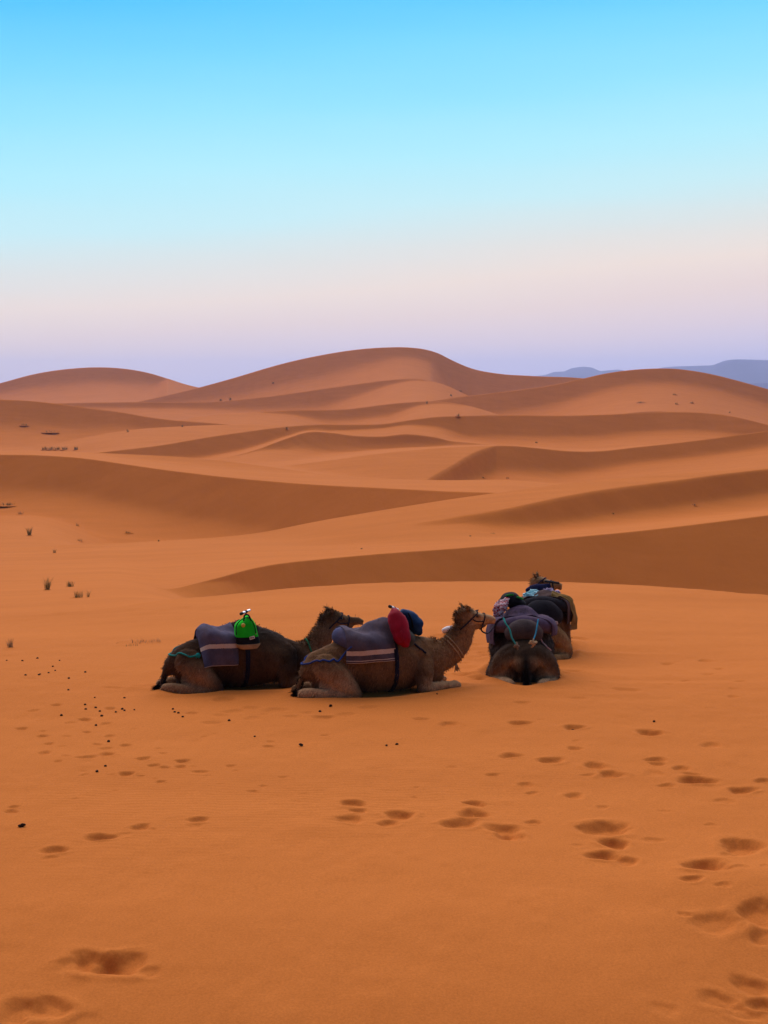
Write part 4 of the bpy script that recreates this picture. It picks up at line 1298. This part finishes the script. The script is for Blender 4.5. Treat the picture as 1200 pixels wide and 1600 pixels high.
# ---------------- middle camel
gx = loc(MBm, 620, 1040, -.42)[0]
SB, TB = saddle(MBm, 1.0, "denim blue cushioned saddle under the grey towel on the middle camel", DENIM, zoff=-.05, xo=-.02, girth_x=gx, bvh=BB, r=.13, xe=loc(MBm, 615, 1035, -.47)[0] - .10,
                handle=(loc(MBm, 617, 985, -.10), loc(MBm, 617, 953, -.10), loc(MBm, 610, 948, -.16), loc(MBm, 622, 953, -.02)))
bvB = surface([GB, TB])
xb0, xb1 = loc(MBm, 548, 1035, -.47)[0], loc(MBm, 621, 1035, -.47)[0]
meB, VB = drape(bvB, xb0, xb1, loc(MBm, 585, 1035.5, -.47)[2], .45, seed=9, wr=.011)
cloth("towel", meB, TOWEL_2, MBm, "grey purple towel with a wide cream stripe over the middle camel's saddle", "towel", group="towels over the saddles")
# towel corner folded up at the rear
p0 = loc(MBm, 540, 975, -.30); p1 = loc(MBm, 549, 987, -.42)
# crimson stuff sack
def sackpts(L, y): return [(*loc(MBm, a, b, yy), rs, ru) for a, b, yy, rs, ru in L]
rb = MB().add(blob(sackpts([(617, 956, -.20, .07, .07), (618, 964, -.27, .12, .12), (622, 976, -.34, .13, .135), (627, 990, -.40, .12, .125), (631, 1000, -.44, .11, .11), (633, 1006, -.45, .07, .07)], 0), seed=3, amp=.018)).build("stuff_sack", RED, mw=MBm)
tag(rb, "crimson red stuff sack hanging beside the grey towel on the middle camel", "bag")
MB().add(tube([(*loc(MBm, 627, 986, -.54), .022, .012), (*loc(MBm, 629, 996, -.57), .022, .012), (*loc(MBm, 632, 1004, -.56), .016, .012)], 8, 14)).build("seam_flap", RED, rb)
MB().add(tube([(*loc(MBm, 635.5, 993, -.50), .018, .035), (*loc(MBm, 637, 1000, -.50), .016, .03)], 8, 6)).build("reflective_tab", WHITE, rb)
bj = MB().add(blob(sackpts([(632, 960, -.02, .09, .07), (638, 965, .0, .14, .11), (646, 974, 0, .15, .115), (652, 983, -.02, .13, .10), (655, 988, -.02, .08, .06)], 0), seed=8, amp=.02)).build("rolled_jacket", BLUEJ, mw=MBm)
tag(bj, "dark blue padded jacket rolled on the front of the middle camel's hump", "jacket")
MB().add(tube([(*loc(MBm, 638, 958, -.14), .016, .012), (*loc(MBm, 643, 968, -.17), .018, .014), (*loc(MBm, 645, 980, -.15), .016, .012)], 8, 14)).build("strap", BLACKN, bj)
gp = MB().add(blob(sackpts([(637, 990, -.36, .06, .06), (640, 998, -.40, .085, .09), (639, 1006, -.42, .07, .07)], 0), seed=12, amp=.01)).build("grey_pouch", fabric("grey_green_canvas", (.06, .065, .055)), mw=MBm)
tag(gp, "small grey green pouch tucked behind the crimson sack", "pouch")
rope("breast_strap", rope_on(BB, [loc(MBm, 641, 990, -.30), loc(MBm, 648, 1000, -.32), loc(MBm, 656, 1008, -.32), loc(MBm, 667, 1018, -.30)], off=.010), .015, STRAP, MBm, "dark strap lying across the middle camel's shoulder", "strap")
rope("crupper_rope", [loc(MBm, 549, 1011, -.50)] + rope_on(BB, [loc(MBm, 540, 1014, -.46), loc(MBm, 520, 1021, -.43), loc(MBm, 505, 1026, -.36), loc(MBm, 493, 1031, -.25), (-1.14, -.08, .50), (-1.18, 0, .48), (-1.14, .1, .5), (-.9, .3, .55)], off=.016), .014, BLUER, MBm,
     "blue rope from the middle camel's saddle round its rump", steps=80)
nc = np.array(NECK_UP[2][:3]) * np.array([1.06, 1, 1])
for dz, k in ((0, "upper"), (-.05, "lower")):
    rope("neck_rope", loop_round(BB, nc + np.array([.0 + dz * .6, 0, dz + .04]), (.80, 0, .62), off=.012), .009, TANR, MBm, "%s of two tan cords round the middle camel's neck" % k, group="ropes round the camels' necks", steps=60)
tp = onto(BB, loc(MBm, 713, 1038, -.12), .02)
ts = MB()
for i in range(22):
    e = tp + np.array([random.gauss(0.02, .025), random.gauss(0, .02), -random.uniform(.06, .13)])
    ts.add(tube([(*(tp + np.array([random.gauss(0, .008)] * 3)), .007, .007), (*e, .004, .004)], 5, 4))
tag(ts.build("tassel", TANR, mw=MBm), "frayed tan tassel hanging from the cords at the middle camel's throat", "tassel")


def halter(mw, I, bvh, label, mat=HALT):
    root = bpy.data.objects.new("halter", None); COL.objects.link(root); root.matrix_world = mw
    tag(root, label, "halter", "halters on the camels' heads")
    h1, hd, sv, uv = I['h1'], I['hd'], I['sv'], I['uv']
    for nm, a, ax in (("nose_band", .235, hd), ("cheek_band", .02, hd * .8 - uv * .6)):
        pts = loop_round(bvh, h1 + hd * a * I['sx'] - uv * .03, tuple(ax), .35, 22, .008)
        MB().add(tube([(*p, .011, .011) for p in pts], 8, 60)).build(nm, mat, root)
    for s in (-1, 1):
        pts = rope_on(bvh, [h1 + hd * .235 + sv * s * .09 - uv * .03, h1 + hd * .12 + sv * s * .10 - uv * .05, h1 + hd * .02 + sv * s * .11 - uv * .02], 10, .008)
        MB().add(tube([(*p, .009, .009) for p in pts], 6, 24)).build("cheek_strap", mat, root)
    return root


halter(MBm, IB, BB, "dark webbing halter on the middle camel's muzzle")
halter(MA, IA, BA, "dark halter on the left camel's head behind the saddle")
halter(MD, ID, BD, "dark halter on the farthest camel's raised head", NAVY)

# ---------------- camel seen from behind
SC, TC = saddle(MC, 1.22, "dark purple padded saddle on the camel seen from behind", PURPLE, zoff=.02, girth_x=.34, bvh=BC, r=.12,
                rear_fill=[(-.60, -.20, .80, .12, .14), (-.66, -.10, .85, .15, .17), (-.67, 0, .87, .15, .18), (-.66, .10, .85, .15, .17), (-.60, .20, .80, .12, .14)])
bvC = surface([GC, TC])
def tip_left(V, W): return V
meC, VC = drape(bvC, -.48, .22, .74, .58, seed=15, wr=.016, taut=.6)
cloth("saddle_blanket", meC, PURPLE, MC, "dark purple blanket over the saddle of the camel seen from behind", "blanket", group="blankets over the saddles")
bvC2 = surface([GC, TC, (VC.reshape(-1, 3), [])]) if False else bvC
meK, VK = patch([[locx(MC, 795, 934, .10), locx(MC, 783, 937, .10), locx(MC, 772, 945, .05)], [locx(MC, 793, 946, .02), locx(MC, 781, 950, -.02), locx(MC, 770, 955, -.02)], [locx(MC, 786, 962, .0), locx(MC, 777, 966, .0), locx(MC, 769, 968, .0)]], amp=.035, seed=19)
cloth("checked_scarf", meK, CHECK, MC, "red and white checked scarf hanging over the left of the purple blanket", "scarf")
bb = MB().add(blob([(*locx(MC, 786, 942, .25), .08, .10), (*locx(MC, 794, 939, .25), .13, .155), (*locx(MC, 805, 940, .25), .13, .15), (*locx(MC, 815, 944, .25), .08, .11)], seed=31, amp=.018)).build("duffel_bag", BLACKN, mw=MC)
tag(bb, "small black bag with green stripes on the purple blanket", "bag")
for a, b in (((791, 931), (802, 929.5)), ((808, 933), (817, 936))):
    m_ = ((a[0] + b[0]) / 2, (a[1] + b[1]) / 2 - .6)
    MB().add(tube([(*locx(MC, *a, .14), .018, .012), (*locx(MC, *m_, .13), .018, .014), (*locx(MC, *b, .14), .018, .012)], 8, 14)).build("stripe", plain("green_webbing", (.01, .24, .03), .8, .1), bb)
rope("crupper_rope", [locx(MC, 787, 966, -.80), locx(MC, 790, 974, -.90), locx(MC, 796.5, 984, -.98), locx(MC, 800, 997, -1.06), locx(MC, 807, 1008, -1.13)], .014, TEAL, MC,
     "teal rope slanting from the purple saddle to the left of the tail", steps=50)
rope("crupper_rope", [locx(MC, 841, 968, -.80), locx(MC, 839, 979, -.92), locx(MC, 837, 990, -1.02), locx(MC, 833, 1001, -1.12)], .012, BLUER.copy() if False else fabric("blue_green_rope", (.02, .22, .36), weave=120), MC,
     "blue rope slanting from the purple saddle to the right of the tail", steps=50)
for (a, b, lab_) in ((832, 1004, "pale tan rope knot right of the hanging tail"), (808, 1010, "small dusty rope knot left of the hanging tail")):
    c = locx(MC, a, b, -1.14)
    kb = MB()
    for i in range(9 if a > 820 else 5):
        d = np.array([random.gauss(0, .02), random.gauss(0, .035), random.gauss(0, .03)])
        kb.add(tube([(*(c + d), .012, .012), (*(c + d * .3 + np.array([-.02, random.gauss(0, .02), random.gauss(0, .02)])), .017, .015), (*(c - d * .8), .010, .010)], 7, 9))
    tag(kb.build("rope_knot", TANR if a > 820 else fabric("dusty_rope", (.22, .15, .10)), mw=MC), lab_, "knot", "knots of the tail ropes")
rope("tether_rope", rope_on(BC, [locx(MC, 845, 962, -.55), locx(MC, 849, 978, -.62), locx(MC, 857, 995, -.66), locx(MC, 865, 1010, -.62)], off=.02), .012, PINKR, MC, "thin pinkish cord down the right flank of the camel seen from behind")
# tether from the middle camel's muzzle to the saddle ahead
a0 = MBm @ Vector(IB['h1'] + IB['hd'] * .25 - IB['uv'] * .10)
e0 = MC @ Vector(locx(MC, 779, 973, -.25))
mid = [np.array(a0), np.array(a0) + np.array([.02, .05, -.10]), np.array(a0) * .6 + np.array(e0) * .4 + np.array([0, 0, -.14]), np.array(a0) * .3 + np.array(e0) * .7 + np.array([0, 0, -.05]), np.array(e0)]
rope("lead_rope", mid, .013, HALT, Matrix.Identity(4), "dark lead rope from the middle camel's muzzle to the next saddle")
pw = MB().add(blob([(*locx(MC, 772, 966, -.1), .035, .03), (*locx(MC, 770, 972, -.1), .05, .045), (*locx(MC, 772, 979, -.1), .04, .03)], seed=5, amp=.008)).build("cloth_pouch", fabric("salmon_cloth", (.55, .16, .09)), mw=MC)
tag(pw, "small salmon pouch hanging at the middle camel's nose", "pouch")

# ---------------- farthest camel
hp = locx(MD, 856, 909, .75)
SD, TD = saddle(MD, 1.08, "black padded saddle with dark hand bar on the farthest camel", BLACKC, zoff=.06, girth_x=.34, bvh=BD, r=.125,
                bar_mat=GRIP, handle=((.50, -.16, .90), locx(MD, 863, 909.5, .55), locx(MD, 855, 908.5, .55), locx(MD, 873, 911, .55)),
                rear_fill=[(-.60, -.24, .78, .13, .17), (-.68, -.12, .84, .17, .22), (-.69, 0, .86, .17, .23), (-.68, .12, .84, .17, .22), (-.60, .24, .78, .13, .17)])
bvD = surface([GD, TD])
meD, VD = drape(bvD, -.46, .22, .62, .62, seed=41, wr=.016, taut=.6)
cloth("saddle_blanket", meD, BROWNC, MD, "brown blanket arched over the black saddle of the farthest camel", "blanket", group="blankets over the saddles")
bvD2 = surface([GD, TD, (VD.reshape(-1, 3), [(i * 90 + k, i * 90 + k + 1, (i + 1) * 90 + k + 1, (i + 1) * 90 + k) for i in range(39) for k in range(89)])])
meY, VY = drape(bvD2, -.36, .06, .50, None, off=.03, seed=44, wr=.03, yhi=-.12, taut=.4)
cloth("saddle_blanket", meY, YELLOW, MD, "mustard blanket hanging down the right flank of the farthest camel", "blanket", group="blankets over the saddles")
L_ = lambda a, b, x: locx(MD, a, b, x)
meS, VS = patch([[L_(820, 930, .0), L_(829, 921, .12), L_(840, 922, .16), L_(852, 927, .2)], [L_(819, 935, -.06), L_(830, 929, 0), L_(842, 928, .02), L_(853, 930, .05)], [L_(822, 943, -.14), L_(829, 941, -.14), L_(838, 936, -.12), L_(849, 933, -.08)]], amp=.06, seed=47, freq=7)
cloth("scarf", meS, CYAN, MD, "crumpled pale blue scarf on the farthest camel's saddle", "scarf")
meS, VS = patch([[L_(850, 921, .4), L_(858, 920, .4), L_(868, 922, .4), L_(875, 926, .35)], [L_(852, 925, .3), L_(859, 924, .3), L_(867, 927, .3), L_(872, 931, .25)]], amp=.05, seed=49)
cloth("scarf", meS, LILAC, MD, "lilac and white scarf bunched below the farthest camel's muzzle", "scarf")
nb = MB().add(blob([(*L_(826, 923, .4), .05, .05), (*L_(835, 920, .45), .08, .06), (*L_(846, 919, .5), .08, .06), (*L_(858, 915, .55), .05, .05)], seed=61, amp=.02)).build("bundle", NAVY, mw=MD)
tag(nb, "navy cloth bundle between the pale blue and lilac scarves", "bundle")
rope("tether_rope", rope_on(BD, [locx(MD, 877, 962, -.5), locx(MD, 870, 969, -.75), locx(MD, 862, 977, -.9), locx(MD, 854, 984, -1.0)], off=.05), .014, WHITER, MD, "white knotted rope across the haunch of the farthest camel", knots=(8, 24))

# ------------------------------------------------------------------ droppings, plants, litter
N = Nodes("dropping")
DUNG = N.set(N.ramp(N.noise(60, 3), [(.3, (.022, .013, .009)), (.7, (.055, .032, .020))]), .9, .1)
bmx = bmesh.new(); bmesh.ops.create_icosphere(bmx, subdivisions=2, radius=.017)
for v in bmx.verts:
    v.co.z *= .85
    v.co *= 1 + .22 * (random.random() - .5)
dung_mesh = bpy.data.meshes.new("camel_dropping"); bmx.to_mesh(dung_mesh); bmx.free()
dung_mesh.materials.append(DUNG)
dung_mesh.polygons.foreach_set('use_smooth', np.ones(len(dung_mesh.polygons), dtype=bool))
DR = [(zx / 4, 980 + zy / 4) for zx, zy in [(42,212),(140,213),(234,196),(372,209),(330,246),(345,271),(304,285),(160,300),(243,298),(250,294),(533,283),(430,322),(428,392),(592,440),(778,441),(532,486),(536,516),(598,504),(624,528),(636,557),(724,532),(764,514),(778,523),(840,517),(384,552),(600,614),(679,716),(659,870),(606,907),(1081,514),(1092,532),(1115,538),(1142,562),(974,377),(1046,330),(1052,349)]]
DR += [(398, 1151), (358, 1126), (500, 1112), (683, 1084), (604, 1165), (620, 1163), (1022, 1128)]
ND = len(DR)
for i, (a, b) in enumerate(DR):
    x, y = ray_ground(a, b)
    o = bpy.data.objects.new("camel_dropping", dung_mesh); COL.objects.link(o)
    s = random.uniform(.75, 1.25)
    o.scale = (s * random.uniform(.9, 1.35), s, s)
    o.rotation_euler = (0, 0, random.uniform(0, 6.28))
    o.location = (x, y, gz(x, y) + .006 * s)
    lab_ = ("dark pellet in the scatter on open sand well left of the camels" if b < 1065 and a < 150 else "dark pellet beside the tip of the left camel's tail" if b < 1080 and a < 280 else
            "dark pellet in the short diagonal line below the left camel's tail" if 265 < a < 290 else "dark pellet in the cluster among the footprints below left of the camels" if a < 260 and b < 1140 else
            "lone dark pellet among the left footprints, below the main cluster" if a < 260 else "lone dark pellet on the sand in front of the left and middle camels" if a < 690 else "lone dark pellet on the sand right of the camels")
    tag(o, lab_, "dung", "dung pellets scattered on the sand")
for a, b, lab_ in ((37, 1292, "larger dark clump of dung alone near the left edge of the sand"), (470, 1166, "larger dark dung clump on the sand below the middle camel's tail"), (517, 1104, "dark dung clump just in front of the middle camel's knee"), (899, 1138, "dark dung lump lying in a footprint right of the camels")):
    x, y = ray_ground(a, b)
    bb_ = MB()
    for q in range(4):
        c = np.array([random.gauss(0, .028), random.gauss(0, .02), .015 + .008 * q])
        bb_.add(blob([(*(c - np.array([.02, 0, 0])), .018, .016), (*c, .026, .022), (*(c + np.array([.02, 0, 0])), .018, .016)], 8, 8, q, .004))
    o = bb_.build("camel_dropping", DUNG)
    o.scale = (.62, .62, .62)
    o.location = (x, y, gz(x, y) - (.045 if a == 899 else 0))
    tag(o, lab_, "dung", "dung pellets scattered on the sand")

N = Nodes("grass_blade")
oi = N.n.new('ShaderNodeObjectInfo')
GRASS = N.set(N.ramp(N.noise(9, 2), [(.3, (.20, .185, .07)), (.7, (.36, .29, .13))]), .8, .1)
N = Nodes("dry_grass_blade")
DRY = N.set(N.ramp(N.noise(9, 2), [(.3, (.40, .25, .12)), (.7, (.62, .44, .26))]), .8, .1)


def tuft(px, py, h, w, n, label, mat=GRASS, lean=0.0, name="desert_grass", group="grass tufts on the dunes", at=None):
    """a tuft of blades; h, w in photograph pixels"""
    x, y = at or ray_ground(px, py)
    H, W = h * y / F, w * y / F
    V, Fc = [], []
    for i in range(n):
        a = random.uniform(0, 6.28); r = W * .5 * math.sqrt(random.random())
        bx, by = r * math.cos(a) * .8, r * math.sin(a) * .5
        L = H * random.uniform(.45, 1.05)
        dx, dy = random.gauss(lean, .30) + bx / W * .5, random.gauss(0, .25)
        wd = max(.004, .35 * y / F) * random.uniform(.6, 1.2)
        th = random.uniform(0, 3.14); cx, sy = math.cos(th) * wd, math.sin(th) * wd
        k = len(V)
        p0 = (bx, by, -.02); p1 = (bx + dx * L * .35, by + dy * L * .35, L * .6); p2 = (bx + dx * L * .9, by + dy * L * .9, L)
        V += [(p0[0] - cx, p0[1] - sy, p0[2]), (p0[0] + cx, p0[1] + sy, p0[2]), (p1[0] + cx * .7, p1[1] + sy * .7, p1[2]), (p1[0] - cx * .7, p1[1] - sy * .7, p1[2]), p2]
        Fc += [(k, k + 1, k + 2, k + 3), (k + 3, k + 2, k + 4)]
    root = bpy.data.objects.new(name, None); COL.objects.link(root)
    root.location = (x, y, float(terrain(np.array([x]), np.array([y]))[0]))
    link("blades", mesh_pd("blades", V, Fc), mat, root)["kind"] = "stuff"
    # the little hummock of trapped sand at its foot
    bmx = bmesh.new(); bmesh.ops.create_uvsphere(bmx, u_segments=16, v_segments=8, radius=1)
    for v in bmx.verts: v.co = Vector((v.co.x * W * .75, v.co.y * W * .6, v.co.z * H * .10 - .01))
    m2 = bpy.data.meshes.new("sand_mound"); bmx.to_mesh(m2); bmx.free()
    link("sand_mound", m2, SAND, root)
    tag(root, label, "grass", group)
    return root


tuft(74, 922, 22, 9, 70, "tallest green grass tuft left of the near dunes beside the footprint trail")
tuft(46, 837, 15, 7, 46, "upright green tuft near the left edge above the footprint trail")
tuft(110, 917, 11, 13, 50, "low rounded grey green tuft right of the tallest tuft")
tuft(122, 934, 13, 18, 46, "spreading olive tuft nearest the rim, left of a thin stalk")
tuft(138, 933, 15, 4, 16, "single thin upright stalk right of the spreading tuft")
tuft(85, 864, 8, 5, 16, "small faint sprig midway up the left sand slope")
tuft(121, 822, 6, 4, 12, "tiny sprig at the foot of the big left slip face")
tuft(12, 790, 6, 26, 44, "low dark bush strip at the left edge under the slip face")
tuft(32, 804, 6, 10, 24, "pale sparse tuft just below the low dark bush strip", DRY)
tuft(125, 846, 5, 9, 18, "tiny brown sprig at the left end of the curved crest")
tuft(200, 833, 4, 12, 26, "flat dark sprig on the basin floor under the slip face")
tuft(16, 1012, 16, 14, 34, "nearest dry sprig on the sand at the left edge", DRY)
tuft(16, 1012, 17, 3, 8, "thin dark twig standing in the dry sprig at the left edge")
tuft(228, 1004, 7, 62, 60, "half buried strip of pale dry stalks left of the camels", DRY)
tuft(205, 1009, 4, 26, 20, "dark root end of the half buried strip left of the camels")
for (px, w), wh in zip(((70, 9), (80, 12), (90, 10), (101, 11), (119, 7)), ("first", "second", "third", "fourth", "last")):
    tuft(px, 703, 6, w, 40, "%s green shrub from the left in the row on the left ridge" % wh, group="row of shrubs on the left ridge", name="shrub")
FAR = [(200, 675, 6, 4, "dark shrub on the pale ridge left of centre"), (448, 671, 7, 4, "dark upright shrub on the crest left of centre"), (285, 667, 4, 3, "tiny shrub on the skyline of the pale ridge"),
       (78, 676, 6, 22, "wide brown bush on the shaded left dune face"), (38, 665, 5, 12, "faint bush high on the shaded left dune face"),
       (667, 631, 6, 3, "dark shrub on the pale lens of sand below the tallest dune"), (715, 651, 8, 7, "pale bush on the crest right of centre"), (705, 619, 4, 4, "tiny shrub at the foot of the tallest dune"), (720, 612, 3, 6, "flat shrub on the right flank of the tallest dune"),
       (345, 626, 4, 4, "left one of two shrubs below the tallest dune's left slope"), (360, 625, 6, 4, "right one of two shrubs below the tallest dune's left slope"), (427, 599, 3, 4, "tiny shrub on the left slope of the tallest dune"),
       (1057, 632, 4, 7, "dark bush on the apron of the right dune"), (1003, 629, 3, 14, "flat bush left of the dark bush on the right dune"), (1054, 617, 3, 8, "flat shrub higher on the right dune"), (1080, 630, 4, 8, "pale bush right of the dark bush on the right dune"), (1140, 645, 3, 3, "tiny shrub near the right end of the right dune"),
       (838, 692, 3, 4, "tiny shrub on the sand flat right of centre"), (755, 747, 3, 6, "small bush under the slip face right of centre"), (793, 748, 4, 7, "pale bush beside the small bush under the slip face"), (1085, 790, 5, 7, "pale tuft on the apron at right"),
       (958, 803, 3, 4, "tiny tuft on the apron left of the pale tuft"), (735, 838, 2.5, 5, "tiny sprig on the sand above the dark near slip face"), (770, 834, 2.5, 10, "flat sprig right of the tiny sprig above the near slip face"), (565, 858, 2.5, 3, "tiny sprig near the left of the near dune crest"), (248, 846, 4, 3, "tiny upright sprig at the curved crest")]
for px, py, h, w, lab_ in FAR:
    tuft(px, py, h * .85, w * .9, 16, lab_, DRY if lab_.startswith("pale") else GRASS, name="shrub" if h > 3.5 else "desert_sprig", group="shrubs on the far dunes")

# white bundle lying behind the middle camel
x, y = ray_ground(698, 989)
bt = MB().add(blob([(-.07, 0, .05, .045, .05), (-.02, 0, .055, .06, .06), (.05, 0, .075, .055, .06), (.09, 0, .10, .035, .04)], 12, 16, 4, .008)).build("white_bundle", WHITE)
bt.location = (x, y, gz(x, y)); bt.rotation_euler = (0, 0, .5)
tag(bt, "small white bundle lying on the sand behind the middle camel's neck", "bundle")
MB().add(tube([(.09, 0, .10, .012, .012), (.13, .01, .13, .02, .012)], 8, 6)).build("tied_end", WHITE, bt)
